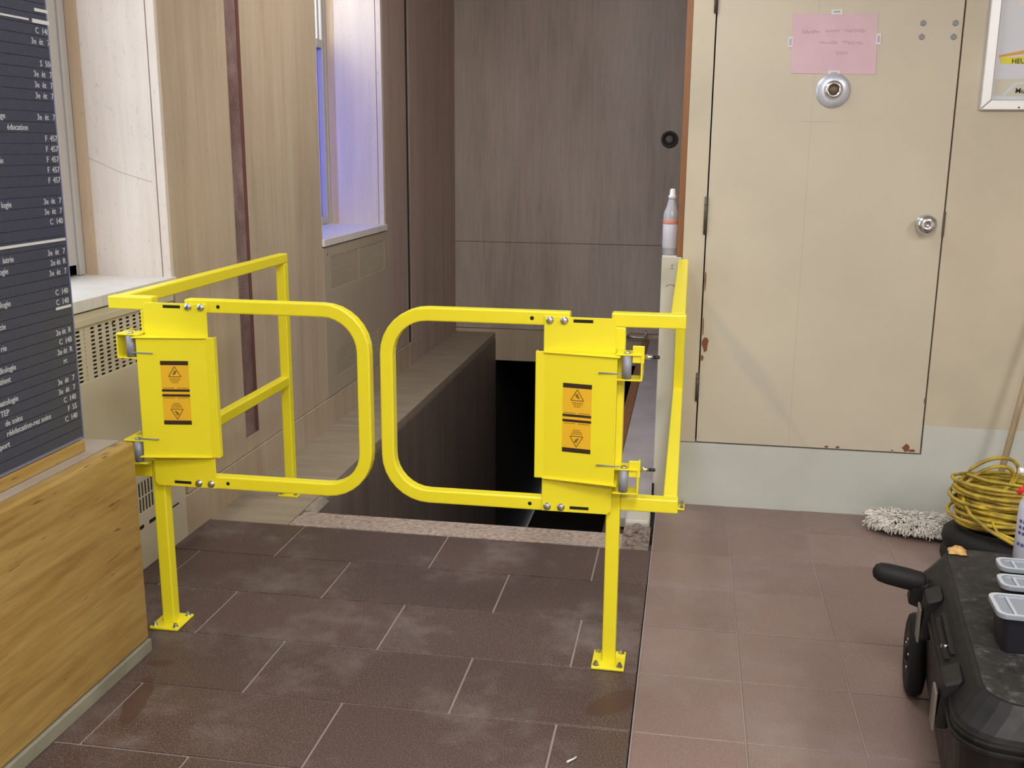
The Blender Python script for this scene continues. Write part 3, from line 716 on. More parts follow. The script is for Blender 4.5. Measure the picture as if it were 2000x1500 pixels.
def gate(s, xp, label):
    """s=+1: hinged at the left post and reaching right; s=-1 the mirror image"""
    X = lambda u: xp + s * u        # u measured from the post centre towards the opening
    t = thing('swing_gate', (xp, 2.9, 0.49), label, 'gate', 'pair of swing gates')
    # U bar: rounded square tube behind the plate
    u0, u1, r = 0.137, (0.696 if s > 0 else 0.681), 0.125
    zt, zb_ = 1.0715, 0.513
    zb_ = 0.5135
    path = [(X(u0), 2.9, zt)]
    for k in range(9):
        a = math.pi / 2 * (1 - k / 8); path.append((X(u1 - r + r * math.cos(a)), 2.9, zt - r + r * math.sin(a)))
    for k in range(9):
        a = -math.pi / 2 * k / 8; path.append((X(u1 - r + r * math.cos(a)), 2.9, zb_ + r + r * math.sin(a)))
    path.append((X(u0), 2.9, zb_))
    MB().tube(path, 0.0200, square=True, up=(0, 1, 0)).build('gate_bar', 'yellow_paint', t, bevel=0.0045)
    # mounting plate
    za, zz = 0.496, 1.079
    pts = [(X(0.004), 2.8745, za + 0.012), (X(0.016), 2.8745, za), (X(0.210), 2.8745, za), (X(0.210), 2.8745, zz), (X(0.014), 2.8745, zz), (X(0.004), 2.8745, zz - 0.010)]
    MB().prism(pts, (0, 0.004, 0)).build('mounting_plate', 'yellow_paint', t, bevel=0.001, seg=1)
    # wedge shaped cover, deeper at the post side
    c0, c1 = 0.600, 0.979
    foot = [(X(-0.004), 2.874, 0), (X(-0.004), 2.832, 0), (X(0.205), 2.8655, 0), (X(0.232), 2.8655, 0), (X(0.232), 2.888, 0), (X(0.226), 2.888, 0), (X(0.226), 2.874, 0)]
    MB().prism([(p[0], p[1], c0) for p in foot], (0, 0, c1 - c0)).build('hinge_cover', 'yellow_paint', t, bevel=0.0015, seg=1)
    for z in (c0, c1 - 0.003):
        MB().prism([(X(-0.012), 2.874, z), (X(-0.012), 2.822, z), (X(0.208), 2.8585, z), (X(0.208), 2.874, z)], (0, 0, 0.004)).build('cover_flange', 'yellow_paint', t, bevel=0.001, seg=1)
    # bolts, slots and holes on the bar ends
    for z in (1.0685, 0.5105):
        for u in (0.152, 0.193):
            MB().lathe((X(u), 2.8745, z), (0, -1, 0), [(0.0115, 0), (0.0115, 0.002), (0.0095, 0.0022), (0.0095, 0.007), (0.007, 0.0085), (0.0005, 0.0085)], 12).build('bolt', 'zinc', t)
        MB().box((X(0.070), 2.8738, z - 0.0045), (X(0.126), 2.8747, z + 0.0045)).build('slot', 'hole_black', t)
        MB().lathe((X(0.246), 2.8805, z + 0.003), (0, -1, 0), [(0.006, 0), (0.006, 0.0006), (0.0005, 0.0006)], 12).build('hole', 'hole_black', t)
    # hinges
    for z in (0.945, 0.610):
        hb = MB()
        hb.box((X(-0.070), 2.838, z + 0.036), (X(0.0), 2.8988, z + 0.041))
        hb.box((X(-0.070), 2.838, z - 0.036), (X(0.0), 2.8988, z - 0.031))
        hb.box((X(-0.074), 2.842, z - 0.036), (X(-0.069), 2.940, z + 0.041))
        h = hb.build('hinge_bracket', 'yellow_paint', t, bevel=0.001, seg=1)
        MB().cyl((X(-0.030), 2.850, z - 0.0305), (X(-0.030), 2.850, z + 0.0355), 0.0135, 16).build('spring_barrel', 'steel_grey', h)
        MB().lathe((X(-0.030), 2.850, z + 0.0412), (0, 0, 1), [(0.010, 0), (0.010, 0.004), (0.005, 0.006)], 8).build('pin_head', 'zinc', h)
        lz = z - 0.014 if z > 0.7 else z + 0.05
        MB().cyl((X(-0.018), 2.830, lz), (X(0.048), 2.835, lz - 0.001), 0.0022, 6).build('spring_leg', 'steel_grey', h)
        if s < 0:
            MB().box((X(-0.078), 2.8440, z + 0.015), (X(-0.045), 2.852, z + 0.064)).build('clamp_strap', 'yellow_paint', h, bevel=0.002)
            bt_ = MB(); bt_.cyl((X(-0.074), 2.905, z + 0.022), (X(-0.100), 2.905, z + 0.022), 0.008, 8)
            bt_.build('clamp_bolt', 'zinc', h)
            MB().cyl((X(-0.1005), 2.905, z + 0.022), (X(-0.119), 2.905, z + 0.022), 0.005, 8).build('bolt_tip', 'black_tip', h)
    # warning label, lies on the sloping cover
    def cov(u): return 2.832 + (u + 0.004) / 0.209 * 0.0335 if u < 0.205 else 2.8655
    a0, a1 = 0.066, 0.150
    if s < 0: a0, a1 = 0.066, 0.150
    def quad(mb, ua, ub, z0, z1, e):
        mb.hexa([(X(ua), cov(ua) - e, z0), (X(ub), cov(ub) - e, z0), (X(ub), cov(ub) - 0.0002, z0), (X(ua), cov(ua) - 0.0002, z0),
                 (X(ua), cov(ua) - e, z1), (X(ub), cov(ub) - e, z1), (X(ub), cov(ub) - 0.0002, z1), (X(ua), cov(ua) - 0.0002, z1)])
    z0, z1 = 0.688, 0.892
    if s > 0: z0, z1 = 0.706, 0.906
    mb = MB(); quad(mb, a0, a1, z0, z1, 0.0008)
    lb = mb.build('warning_label', 'label_orange', t); lb['label'] = 'orange and black warning sticker'
    zm = (z0 + z1) / 2
    for zl, zh in ((z1 - 0.013, z1), (z0, z0 + 0.013), (zm + 0.004, zm + 0.0115), (zm - 0.0115, zm - 0.004)):
        mb = MB(); quad(mb, a0, a1, zl, zh, 0.0012); mb.build('label_bar', 'label_black', lb)
    mb = MB(); um = (a0 + a1) / 2
    def P(u, z): return (X(u), cov(u) - 0.0014, z)
    def stroke(pts, wd): 
        for (ua, za_), (ub, zb2) in zip(pts[:-1], pts[1:]):
            dx, dz = ub - ua, zb2 - za_; l = math.hypot(dx, dz) or 1; nx, nz = -dz / l * wd / 2, dx / l * wd / 2
            mb.ngon([P(ua + nx, za_ + nz), P(ub + nx, zb2 + nz), P(ub - nx, zb2 - nz), P(ua - nx, za_ - nz)])
    for q in (1, -1):
        zc = z1 - 0.037 if q > 0 else z0 + 0.037
        tri = [(um, zc + q * 0.020), (um + 0.019, zc - q * 0.012), (um - 0.019, zc - q * 0.012), (um, zc + q * 0.020)]
        stroke(tri, 0.0026)
        stroke([(um - 0.006, zc - q * 0.006), (um + 0.005, zc + q * 0.006)], 0.005)
        stroke([(um - 0.002, zc + q * 0.008), (um + 0.003, zc - q * 0.004)], 0.0025)
        for k, hw in ((0, 0.017), (1, 0.014), (2, 0.010)):
            zz_ = zc - q * (0.019 + 0.0055 * k)
            n_ = 5
            for i in range(n_):
                a_ = um - hw + 2 * hw * i / n_
                stroke([(a_, zz_), (a_ + 2 * hw / n_ * 0.72, zz_)], 0.0026)
        for side in (-1, 1):
            zz_ = zm + q * 0.0155
            for i in range(5):
                a_ = um + side * 0.021 - 0.016 + 0.0068 * i
                stroke([(a_, zz_), (a_ + 0.0052, zz_)], 0.0022)
    tag(mb.build('label_print', 'label_print', lb), kind='stuff')
    return t
gate(1, XPL, 'yellow swing gate hinged at the left post beside the plywood counter')
gate(-1, XPR, 'yellow swing gate hinged at the right post in front of the dark stairs')

# ================================================================== ON THE DOOR AND WALL
# pink notice
pn = thing('paper_notice', (0.52, YD, 1.84), 'pink paper notice taped to the cream door above the round lock', 'paper')
mb = MB(); 
c4 = [on(1549, 27, 1, YD - 0.003), on(1715, 26, 1, YD - 0.003), on(1710, 145, 1, YD - 0.003), on(1543, 143, 1, YD - 0.003)]
mb.prism([tuple(c) for c in c4], (0, 0.0015, 0)).build('sheet', 'pink_paper', pn)
mb = MB()
rs = random.Random(5)
for (px0, px1, py) in ((1565, 1600, 62), (1612, 1640, 60), (1648, 1690, 60), (1600, 1635, 83), (1645, 1685, 83), (1632, 1655, 103)):
    pth = []
    n_ = int((px1 - px0) / 2.6)
    for i in range(n_ + 1):
        q = on(px0 + (px1 - px0) * i / n_, py + (4 if i % 2 else -4) * rs.uniform(0.3, 1), 1, YD - 0.0034)
        pth.append(tuple(q))
    mb.tube(pth, 0.0009, 4)
mb.build('handwriting', 'pencil', pn)
for (px, py, hx, hz) in ((1635, 23, 0.021, 0.010), (1544, 82, 0.009, 0.020), (1716, 76, 0.009, 0.021), (1629, 143, 0.022, 0.010)):
    q = on(px, py, 1, YD - 0.0036)
    tpn = MB().box((q.x - hx, q.y, q.z - hz), (q.x + hx, q.y + 0.0006, q.z + hz)).build('tape', 'tape', pn, bevel=0.0002, seg=1)
    mb = MB()
    for k in range(4):
        a = (k - 1.5) * 0.0062
        if hx > hz: mb.box((q.x + a - 0.0022, q.y - 0.0004, q.z - 0.004), (q.x + a + 0.0022, q.y, q.z + 0.004))
        else: mb.box((q.x - 0.004, q.y - 0.0004, q.z + a - 0.0022), (q.x + 0.004, q.y, q.z + a + 0.0022))
    mb.build('tape_print', 'tape_mark', tpn)
# framed poster
pf = thing('framed_poster', (1.35, YD, 1.70), 'aluminium framed information poster on the cream wall right of the door', 'poster')
fx0, fz0, fx1, fz1 = 1.088, 1.700, 1.70, 2.55
fw_, fd = 0.040, 0.022
def mitre(pts): MB().prism([(p[0], YD, p[1]) for p in pts], (0, -fd, 0)).build('frame_bar', 'aluminium', pf, bevel=0.004)
ix0, iz0, ix1, iz1 = fx0 + fw_, fz0 + fw_, fx1 - fw_, fz1 - fw_
mitre([(fx0, fz0), (fx0, fz1), (ix0, iz1), (ix0, iz0)]); mitre([(fx0, fz0), (ix0, iz0), (ix1, iz0), (fx1, fz0)])
mitre([(fx1, fz0), (ix1, iz0), (ix1, iz1), (fx1, fz1)]); mitre([(fx0, fz1), (fx1, fz1), (ix1, iz1), (ix0, iz1)])
po = MB().box((ix0, YD - 0.006, iz0), (ix1, YD - 0.001, iz1)).build('poster_sheet', 'poster_white', pf)
def pq(pts, m, nm, e=0.0066):
    MB().prism([(p.x, YD - e, p.z) for p in pts], (0, 0.0005, 0)).build(nm, m, po)
Q = lambda x, y: on(x, y, 1, YD - 0.0064)
pq([Q(1951, 108), Q(2060, 86), Q(2060, 97), Q(1951, 112)], 'poster_orange', 'orange_band')
pq([Q(1953, 112), Q(2060, 108), Q(2060, 124), Q(1955, 125)], 'poster_yellow', 'yellow_band')
pq([Q(1943, 155), Q(2060, 152), Q(2060, 189), Q(1940, 187)], 'poster_cream', 'cream_panel')
pq([Q(1955, 187), Q(1983, 160), Q(2060, 157), Q(2060, 164), Q(1986, 165), Q(1962, 187)], 'poster_white', 'chevron', 0.0071)
pq([Q(1987, -20), Q(2060, -20), Q(2060, 12), Q(1990, 12)], 'tape', 'white_box', 0.0071)
mb = MB()
q = Q(1976, 124); put_text(mb, 'HEURES', 0.026, (q.x, YD - 0.0068, q.z), (1, 0, 0), (0, 0, 1), (0, -1, 0))
mb.build('poster_word', 'ink', po); mb = MB()
q = Q(1983, 182); put_text(mb, 'Mu', 0.028, (q.x, YD - 0.0072, q.z), (1, 0, 0), (0, 0, 1), (0, -1, 0))
mb.build('poster_word', 'ink', po)
q = on(1990, 210, 1, YD - fd)
MB().lathe((q.x, YD - fd, q.z), (0, -1, 0), [(0.004, 0), (0.003, 0.001)], 8).build('frame_screw', 'dark_metal', pf)
# bottle on the low wall
bo = thing('squeeze_bottle', (-0.0865, 4.525, 1.098), 'clear plastic bottle with white cap standing on the low wall', 'bottle')
bc = (-0.0865, 4.525, 1.098)
MB().lathe(bc, (0, 0, 1), [(0.033, 0), (0.036, 0.004), (0.036, 0.165), (0.034, 0.180), (0.024, 0.205), (0.017, 0.232), (0.0155, 0.240)], 24).build('body', 'bottle_clear', bo)
MB().lathe(bc, (0, 0, 1), [(0.0362, 0.030), (0.0366, 0.031), (0.0366, 0.130), (0.0362, 0.131)], 24).build('paper_label', 'bottle_label', bo)
MB().lathe(bc, (0, 0, 1), [(0.0364, 0.132), (0.0368, 0.133), (0.0368, 0.150), (0.0364, 0.151)], 24).build('label_band', 'label_red', bo)
MB().lathe(bc, (0, 0, 1), [(0.0175, 0.236), (0.0175, 0.250), (0.013, 0.254), (0.012, 0.274), (0.009, 0.279), (0.0005, 0.280)], 18).build('cap', 'cap_white', bo)

# ================================================================== DUST MOP
mp = thing('dust_mop', (1.235, 4.215, 0), 'shaggy off-white dust mop leaning its wooden handle on the right wall', 'mop')
rot = Matrix.Translation((1.235, 4.215, 0)) @ Matrix.Rotation(-0.15, 4, 'Z')
pad = MB(rot)
pad.rings([[(x, 0.075 * math.cos(a) * k, 0.028 + 0.020 * math.sin(a)) for a in [2 * math.pi * j / 14 for j in range(14)]] for x, k in ((-0.43, 0.3), (-0.40, 0.8), (-0.3, 1), (0.3, 1), (0.40, 0.8), (0.43, 0.3))])
pad.build('backing', 'mop_backing', mp)
yarn = MB(rot); ry = random.Random(3)
for k in range(5200):
    x = ry.uniform(-0.44, 0.44); e = max(0.25, 1 - (abs(x) / 0.46) ** 6)
    a = ry.uniform(-0.15, math.pi + 0.15)
    y = 0.074 * e * math.cos(a); z = 0.034 + 0.026 * max(math.sin(a), 0)
    dx = ry.uniform(-0.5, 0.5) + (0.8 * (x / 0.44) ** 5); dy = math.cos(a) * 0.8 + ry.uniform(-.3, .3); dz = max(math.sin(a), -0.1) * 0.7 + ry.uniform(-.1, .3)
    v = Vector((dx, dy, dz)).normalized(); l = ry.uniform(0.022, 0.040)
    p0 = Vector((x, y, z)); p1 = p0 + v * l * 0.6; p2 = p1 + (v + Vector((ry.uniform(-.6, .6), ry.uniform(-.2, .2), -0.9))).normalized() * l * 0.7
    if p2.z < 0.004: p2.z = 0.004
    if p1.z < 0.005: p1.z = 0.005
    lim = 4.43 - 4.215
    for p in (p1, p2):
        if p.y > lim - 0.05: p.y = lim - 0.05
    yarn.tube([p0, p1, p2], lambda q: 0.0042 - 0.0014 * q, 3)
tag(yarn.build('yarn', 'mop_yarn', mp), kind='stuff')
h0, h1_ = Vector((1.236, 4.22, 0.085)), Vector((1.485, 4.405, 1.46))
MB().cyl(h0, h1_, 0.0125, 12).build('handle', 'handle_wood', mp)
MB().box((1.20, 4.19, 0.05), (1.275, 4.25, 0.09)).build('swivel_joint', 'zinc', mp, bevel=0.004)

# ================================================================== HOSE, CORD
hz = thing('rubber_hose', (1.215, 3.88, 0), 'thick black rubber hose coiled on the floor behind the black chest', 'hose')
pth = []
for k in range(0, 84):
    a = -0.4 + 2 * math.pi * 2.15 * k / 83
    f = k / 83
    pth.append((1.215 + 0.185 * math.cos(a), 3.88 + 0.165 * math.sin(a), 0.054 + 0.088 * min(1, max(0, (f - 0.18) * 1.55))))
MB().tube(pth, 0.048, 12).build('hose_coil', 'black_rubber', hz)
cd = thing('extension_cord', (1.20, 3.88, 0.19), 'yellow extension cord looped in a coil on the black hose', 'cord')
rc_ = random.Random(11); pth = []
turns = 26
for t_ in range(turns):
    Rx = rc_.uniform(0.150, 0.205); Ry = rc_.uniform(0.12, 0.165); zc = 0.198 + 0.135 * t_ / turns; tl = rc_.uniform(-0.016, 0.022); t2 = rc_.uniform(-0.012, 0.016)
    ox, oy = rc_.uniform(-0.012, 0.012), rc_.uniform(-0.012, 0.012)
    for k in range(26):
        a = 2 * math.pi * k / 26
        pth.append(Vector((1.195 + ox + Rx * math.cos(a), 3.87 + oy + Ry * math.sin(a), zc + 0.135 / turns * k / 26 + tl * math.cos(a) + t2 * math.sin(a) + 0.02)))
# raised loop and slack strands
ctr = Vector((1.13, 3.90, 0.36))
for k in range(46):
    a = math.pi * 2 * k / 23
    q_ = 1.0 - 0.16 * (k // 23)
    pth.append(Vector((ctr.x + 0.105 * q_ * -math.cos(a) + 0.03 * math.sin(a), ctr.y - 0.03 * math.cos(a), ctr.z + 0.085 * q_ * math.sin(a) - 0.02 * (k // 23))))
for c_ in ((1.02, 3.80, 0.30), (1.02, 3.74, 0.27), (1.08, 3.68, 0.235), (1.16, 3.655, 0.20), (1.25, 3.645, 0.165), (1.34, 3.65, 0.15), (1.43, 3.72, 0.20), (1.36, 3.80, 0.26), (1.2, 3.74, 0.26), (1.06, 3.74, 0.26), (1.10, 3.67, 0.225), (1.20, 3.65, 0.20), (1.32, 3.645, 0.18)):
    pth.append(Vector(c_))
sm = []
for i in range(len(pth)):
    a = pth[max(i - 1, 0)]; b = pth[i]; c = pth[min(i + 1, len(pth) - 1)]
    sm.append((a + b * 2 + c) / 4)
for p in sm: p.z = max(p.z, 0.197) if p.y > 3.72 else p.z
MB().tube(sm, 0.0072, 6).build('cable', 'cord_yellow', cd)
MB().tube([sm[-1], sm[-1] + Vector((0.03, 0, 0)), sm[-1] + Vector((0.075, 0.01, 0.0))], lambda q: 0.012 + 0.006 * q, 10).build('plug', 'cord_yellow', cd)

# ================================================================== ROLLING TOOL CHEST
OC = Vector((0.752, 2.935, 0))
ang = -math.radians(7.06)
CX = Matrix.Translation(OC) @ Matrix.Rotation(ang, 4, 'Z')     # local: x right, y towards the wall (0 at far end, negative to camera), z up
tc = thing('tool_chest', OC, 'big black rolling tool chest with latches and side handle on the clay tiles', 'tool chest', rot=ang)
LN, WD = 0.90, 0.62
def rrect(x0, x1, y0, y1, r, z, n=5):
    pts = []
    for cx_, cy_, a0 in ((x1 - r, y1 - r, 0), (x0 + r, y1 - r, 90), (x0 + r, y0 + r, 180), (x1 - r, y0 + r, 270)):
        for k in range(n + 1):
            a = math.radians(a0 + 90 * k / n); pts.append((cx_ + r * math.cos(a), cy_ + r * math.sin(a), z))
    return pts
b_ = MB(CX)
b_.rings([rrect(-0.015, WD, -LN, 0.0, 0.06, 0.050), rrect(-0.030, WD + 0.01, -LN - 0.01, 0.0, 0.07, 0.10), rrect(-0.045, WD + 0.02, -LN - 0.02, 0.005, 0.08, 0.34), rrect(-0.045, WD + 0.02, -LN - 0.02, 0.005, 0.08, 0.345)], smooth=False)
b_.build('body', 'chest_plastic', tc, bevel=0.003)
l_ = MB(CX)
l_.rings([rrect(-0.056, WD + 0.03, -LN - 0.03, 0.010, 0.085, 0.350), rrect(-0.060, WD + 0.03, -LN - 0.035, 0.012, 0.09, 0.372), rrect(-0.050, WD + 0.03, -LN - 0.03, 0.008, 0.09, 0.392), rrect(-0.022, WD + 0.01, -LN - 0.005, 0.0, 0.09, 0.430), rrect(-0.008, WD, -LN + 0.01, -0.005, 0.08, 0.447)], smooth=False)
l_.build('lid', 'chest_plastic', tc, bevel=0.004)
MB(CX).rings([rrect(0.0, WD - 0.01, -LN + 0.015, -0.012, 0.075, 0.4475), rrect(0.004, WD - 0.014, -LN + 0.020, -0.016, 0.072, 0.450)], smooth=False).build('top_tray', 'chest_top', tc)
# ribs along the lid flank and front
for y0, y1 in ((-0.62, -0.40),):
    for x, z in ((-0.047, 0.398), (-0.036, 0.412)):
        MB(CX).box((x - 0.006, y0, z - 0.006), (x + 0.006, y1, z + 0.006)).build('rib', 'chest_plastic', tc, bevel=0.002)
MB(CX).box((-0.064, -0.66, 0.356), (-0.052, -0.36, 0.368)).build('rib', 'chest_plastic', tc, bevel=0.002)
for x0, x1 in ((0.10, 0.52),):
    for y, z in ((-LN - 0.022, 0.398), (-LN - 0.012, 0.414)):
        MB(CX).box((x0, y - 0.006, z - 0.006), (x1, y + 0.006, z + 0.006)).build('rib', 'chest_plastic', tc, bevel=0.002)
# side latches
for yc_ in (-0.28, -0.72):
    la = MB(CX); la.hexa([(-0.078, yc_ - 0.045, 0.30), (-0.052, yc_ - 0.045, 0.30), (-0.052, yc_ + 0.045, 0.30), (-0.078, yc_ + 0.045, 0.30),
                          (-0.070, yc_ - 0.045, 0.408), (-0.030, yc_ - 0.045, 0.425), (-0.030, yc_ + 0.045, 0.425), (-0.070, yc_ + 0.045, 0.408)])
    lo_ = la.build('latch', 'chest_plastic', tc, bevel=0.006)
    MB(CX).box((-0.084, yc_ - 0.032, 0.285), (-0.0775, yc_ + 0.020, 0.380)).build('latch_tab', 'latch_grey', lo_, bevel=0.003)
fl_ = MB(CX).hexa([(0.075, -LN - 0.056, 0.28), (0.165, -LN - 0.056, 0.28), (0.165, -LN - 0.03, 0.28), (0.075, -LN - 0.03, 0.28),
                  (0.075, -LN - 0.046, 0.405), (0.165, -LN - 0.046, 0.405), (0.165, -LN - 0.012, 0.42), (0.075, -LN - 0.012, 0.42)]).build('latch', 'chest_plastic', tc, bevel=0.006)
def half_band(off, z0, z1, r):
    P = rrect(-0.060 - off, WD + 0.03 + off, -LN - 0.035 - off, 0.012 + off, r, z0, 6)
    Q_ = rrect(-0.052 - off, WD + 0.02, -LN - 0.027 - off, 0.0, r - 0.008, z0, 6)
    MB(CX).rings([P, Q_, [(p[0], p[1], z1) for p in Q_], [(p[0], p[1], z1) for p in P]], closed=True, smooth=False).build('rim_band', 'chest_plastic', tc, bevel=0.002)
half_band(0.004, 0.352, 0.362, 0.092); half_band(-0.002, 0.376, 0.384, 0.088)
# small bright hasp pin on the flank
MB(CX).cyl((-0.050, -0.545, 0.395), (-0.040, -0.570, 0.404), 0.007, 10).build('hasp_pin', 'chrome', tc)
# front carrying handle
MB(CX).tube([(0.12, -LN - 0.02, 0.21), (0.14, -LN - 0.055, 0.205), (0.18, -LN - 0.065, 0.20), (0.46, -LN - 0.065, 0.20), (0.50, -LN - 0.055, 0.205), (0.52, -LN - 0.02, 0.21)], 0.013, 8).build('front_handle', 'chest_plastic', tc)
# side grip near the far end
gr = MB(CX); gr.lathe((-0.185, -0.135, 0.402), (1, 0.0, -0.15), [(0.006, -0.010), (0.018, -0.005), (0.026, 0.008), (0.029, 0.03), (0.030, 0.08), (0.028, 0.12), (0.022, 0.128)], 18)
gr.build('side_grip', 'black_rubber', tc)
MB(CX).hexa([(-0.098, -0.160, 0.325), (-0.045, -0.165, 0.31), (-0.045, -0.09, 0.31), (-0.098, -0.10, 0.325), (-0.092, -0.160, 0.375), (-0.03, -0.165, 0.40), (-0.03, -0.09, 0.40), (-0.092, -0.10, 0.375)]).build('grip_mount', 'chest_plastic', tc, bevel=0.006)
# wheels
for xw in (-0.052, WD + 0.028):
    wt = MB(CX); sgn = -1 if xw < 0 else 1
    prof = [(0.060, -0.020), (0.098, -0.024), (0.112, -0.020), (0.118, -0.010), (0.118, 0.010), (0.112, 0.020), (0.098, 0.024), (0.060, 0.020)]
    wt.lathe((xw, -0.03, 0.1185), (1, 0, 0), prof, 32)
    wh = wt.build('wheel', 'black_rubber', tc)
    MB(CX).lathe((xw + sgn * 0.018, -0.03, 0.1185), (sgn, 0, 0), [(0.066, 0), (0.060, 0.004), (0.024, 0.002), (0.022, 0.010), (0.010, 0.012), (0.0005, 0.012)], 24).build('hub', 'chest_plastic', wh)
    for k in range(5):
        a = 2 * math.pi * k / 5 + 0.3
        MB(CX).cyl((xw + sgn * 0.020, -0.03 + 0.042 * math.cos(a), 0.1185 + 0.042 * math.sin(a)), (xw + sgn * 0.0245, -0.03 + 0.042 * math.cos(a), 0.1185 + 0.042 * math.sin(a)), 0.0045, 8).build('hub_bolt', 'zinc', wh)
for xw in (0.05, WD - 0.05):
    MB(CX).box((xw - 0.03, -LN + 0.02, 0.0), (xw + 0.03, -LN + 0.09, 0.052)).build('foot', 'black_rubber', tc, bevel=0.006)

# bins on the chest
ZC = 0.4505
def bin_(x0, y0, x1, y1, h, label, yaw=-0.05):
    """x0,y0 = near left lid corner"""
    t = thing('parts_bin', ((x0 + x1) / 2, (y0 + y1) / 2, ZC), label, 'storage box', 'lidded bins on the tool chest')
    xf = Matrix.Translation((x0, y0, ZC)) @ Matrix.Rotation(yaw, 4, 'Z'); wx, wy = x1 - x0, y1 - y0
    MB(xf).rings([rrect(0.020, wx - 0.02, 0.020, wy - 0.014, 0.018, 0.0), rrect(0.010, wx - 0.01, 0.010, wy - 0.006, 0.02, h - 0.002)], smooth=False).build('tub', 'bin_black', t, bevel=0.002)
    MB(xf).rings([rrect(0.0, wx, 0.0, wy, 0.022, h), rrect(0.0, wx, 0.0, wy, 0.022, h + 0.007), rrect(0.002, wx - 0.002, 0.002, wy - 0.002, 0.02, h + 0.009),
                  rrect(0.012, wx - 0.012, 0.012, wy - 0.012, 0.016, h + 0.009), rrect(0.014, wx - 0.014, 0.014, wy - 0.014, 0.015, h + 0.005)], smooth=False).build('lid', 'lid_clear', t)
    mb = MB(xf)
    P1 = rrect(0.0, wx, 0.0, wy, 0.022, h + 0.0095); P2 = rrect(0.009, wx - 0.009, 0.009, wy - 0.009, 0.017, h + 0.0095)
    P3 = [(p[0], p[1], h + 0.0106) for p in P2]; P4 = [(p[0], p[1], h + 0.0106) for p in P1]
    mb.rings([P1, P2, P3, P4], closed=True, smooth=False)
    mb.box((0.036, 0.012, h + 0.0055), (0.042, wy - 0.012, h + 0.0085))
    mb.build('lid_rim', 'lid_rim', t)
bin_(0.708, 2.262, 0.98, 2.385, 0.088, 'largest black bin with frosted lid nearest the camera on the chest')
bin_(0.764, 2.440, 0.97, 2.520, 0.082, 'middle black bin with frosted lid between its two neighbours')
bin_(0.791, 2.555, 0.97, 2.630, 0.082, 'black frosted-lid bin in front of the spray bottle')
# spray bottle
SX, SY = 0.962, 2.855
sb = thing('spray_bottle', (SX, SY, ZC), 'pale blue spray bottle with a red trigger standing behind the bins', 'bottle')
sc_ = (SX, SY, ZC)
MB().lathe(sc_, (0, 0, 1), [(0.046, 0), (0.050, 0.006), (0.050, 0.150), (0.046, 0.170), (0.028, 0.198), (0.017, 0.212), (0.016, 0.222)], 28).build('body', 'bottle_white', sb)
mb = MB()
for k, (z, n_) in enumerate(((0.115, 2), (0.098, 3), (0.082, 3), (0.05, 2))):
    for i in range(n_):
        a0 = math.pi + 0.25 + 0.28 * i
        p = [(SX + 0.0506 * math.cos(a), SY + 0.0506 * math.sin(a)) for a in (a0, a0 + 0.10, a0 + 0.20)]
        for (xa, ya), (xb, yb) in zip(p[:-1], p[1:]):
            mb.ngon([(xa, ya, ZC + z), (xb, yb, ZC + z), (xb, yb, ZC + z + 0.009), (xa, ya, ZC + z + 0.009)])
mb.build('printed_label', 'ink_blue', sb)
MB().lathe(sc_, (0, 0, 1), [(0.021, 0.214), (0.021, 0.234), (0.017, 0.237)], 18).build('collar', 'cap_white', sb)
MB().hexa([(SX + -0.040, SY + -0.018, ZC + 0.237), (SX + 0.035, SY + -0.018, ZC + 0.237), (SX + 0.035, SY + 0.018, ZC + 0.237), (SX + -0.040, SY + 0.018, ZC + 0.237), (SX + -0.050, SY + -0.014, ZC + 0.272), (SX + 0.050, SY + -0.014, ZC + 0.272), (SX + 0.050, SY + 0.014, ZC + 0.272), (SX + -0.050, SY + 0.014, ZC + 0.272)]).build('spray_head', 'red_plastic', sb, bevel=0.005)
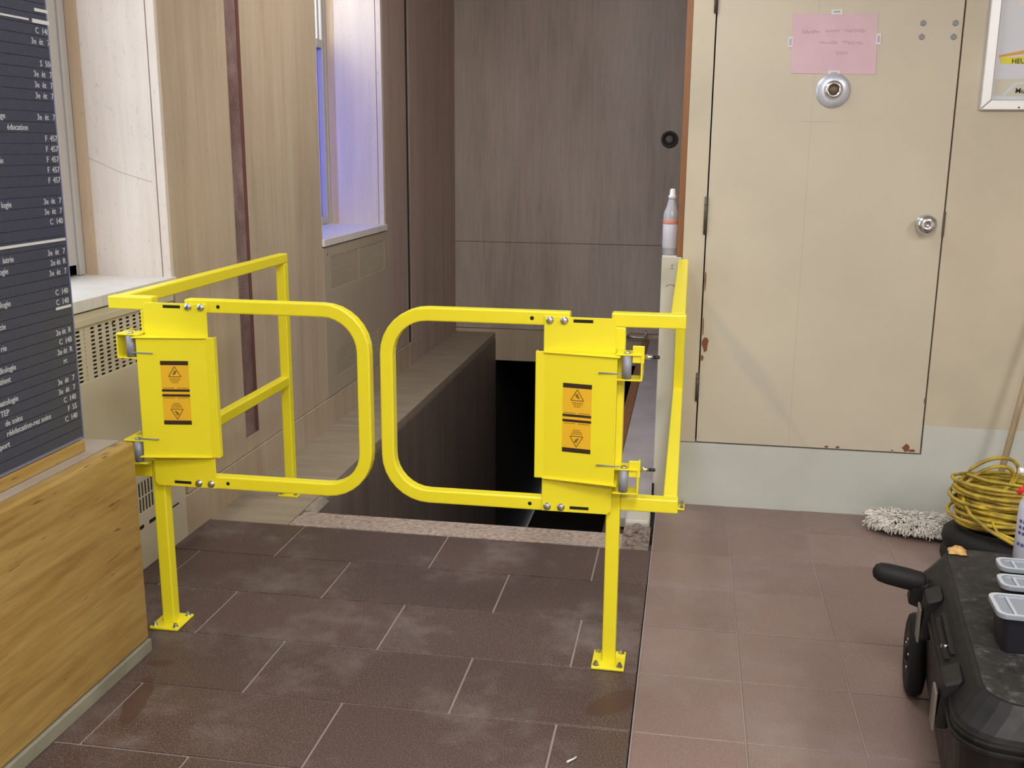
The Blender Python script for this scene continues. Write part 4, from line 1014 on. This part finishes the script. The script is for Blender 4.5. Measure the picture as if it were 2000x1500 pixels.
MB().tube([(SX + -0.030, SY + 0.000, ZC + 0.242), (SX + -0.035, SY + 0.000, ZC + 0.222), (SX + -0.045, SY + 0.000, ZC + 0.205), (SX + -0.059, SY + 0.000, ZC + 0.192)], lambda q: 0.010 - 0.003 * q, 8).build('trigger', 'red_plastic', sb)
MB().cyl((SX + -0.051, SY + 0.000, ZC + 0.256), (SX + -0.063, SY + 0.000, ZC + 0.256), 0.009, 12).build('nozzle', 'cap_white', sb)
# crumpled orange rag on the far corner of the chest
rg = random.Random(4); mb = MB(CX)
n1_, n2_ = 9, 7; gv = []
for i in range(n1_):
    rowv = []
    for j in range(n2_):
        x = 0.004 + 0.046 * i / (n1_ - 1); y = -0.075 + 0.05 * j / (n2_ - 1)
        e = math.sin(math.pi * i / (n1_ - 1)) * math.sin(math.pi * j / (n2_ - 1))
        rowv.append(mb._v((x + rg.uniform(-.002, .002), y + rg.uniform(-.002, .002), ZC + 0.002 + e * 0.020 * rg.uniform(0.45, 1.2))))
    gv.append(rowv)
for i in range(n1_ - 1):
    for j in range(n2_ - 1): mb.bm.faces.new((gv[i][j], gv[i + 1][j], gv[i + 1][j + 1], gv[i][j + 1])).smooth = True
ra = mb.build('cleaning_rag', 'orange_cloth', None, subsurf=1)
sol = ra.modifiers.new('thick', 'SOLIDIFY'); sol.thickness = 0.002; sol.offset = 1
tag(ra, 'small crumpled orange rag on the far corner of the black chest', 'rag')

# a white scrap lying on the granite tiles and a hairline crack in the first window reveal
q = on(1117, 1487, 2, 0.0)
mb = MB(); mb.tube([(q.x - 0.012, q.y - 0.012, 0.004), (q.x - 0.004, q.y - 0.004, 0.005), (q.x + 0.004, q.y + 0.006, 0.004), (q.x + 0.010, q.y + 0.016, 0.0042)], lambda t: 0.0032 - 0.0012 * t, 6)
tag(mb.build('paper_scrap', 'cap_white'), 'tiny white curl of paper lying on the dark tile near the clay tiles', 'scrap')
MB().tube([tuple(on(x, y, 1, W1[1] - 0.0143)) for x, y in ((172, 308), (195, 318), (214, 327), (235, 336), (262, 345), (298, 356))], 0.0007, 4).build('reveal_crack', 'grey_skirting', wl)
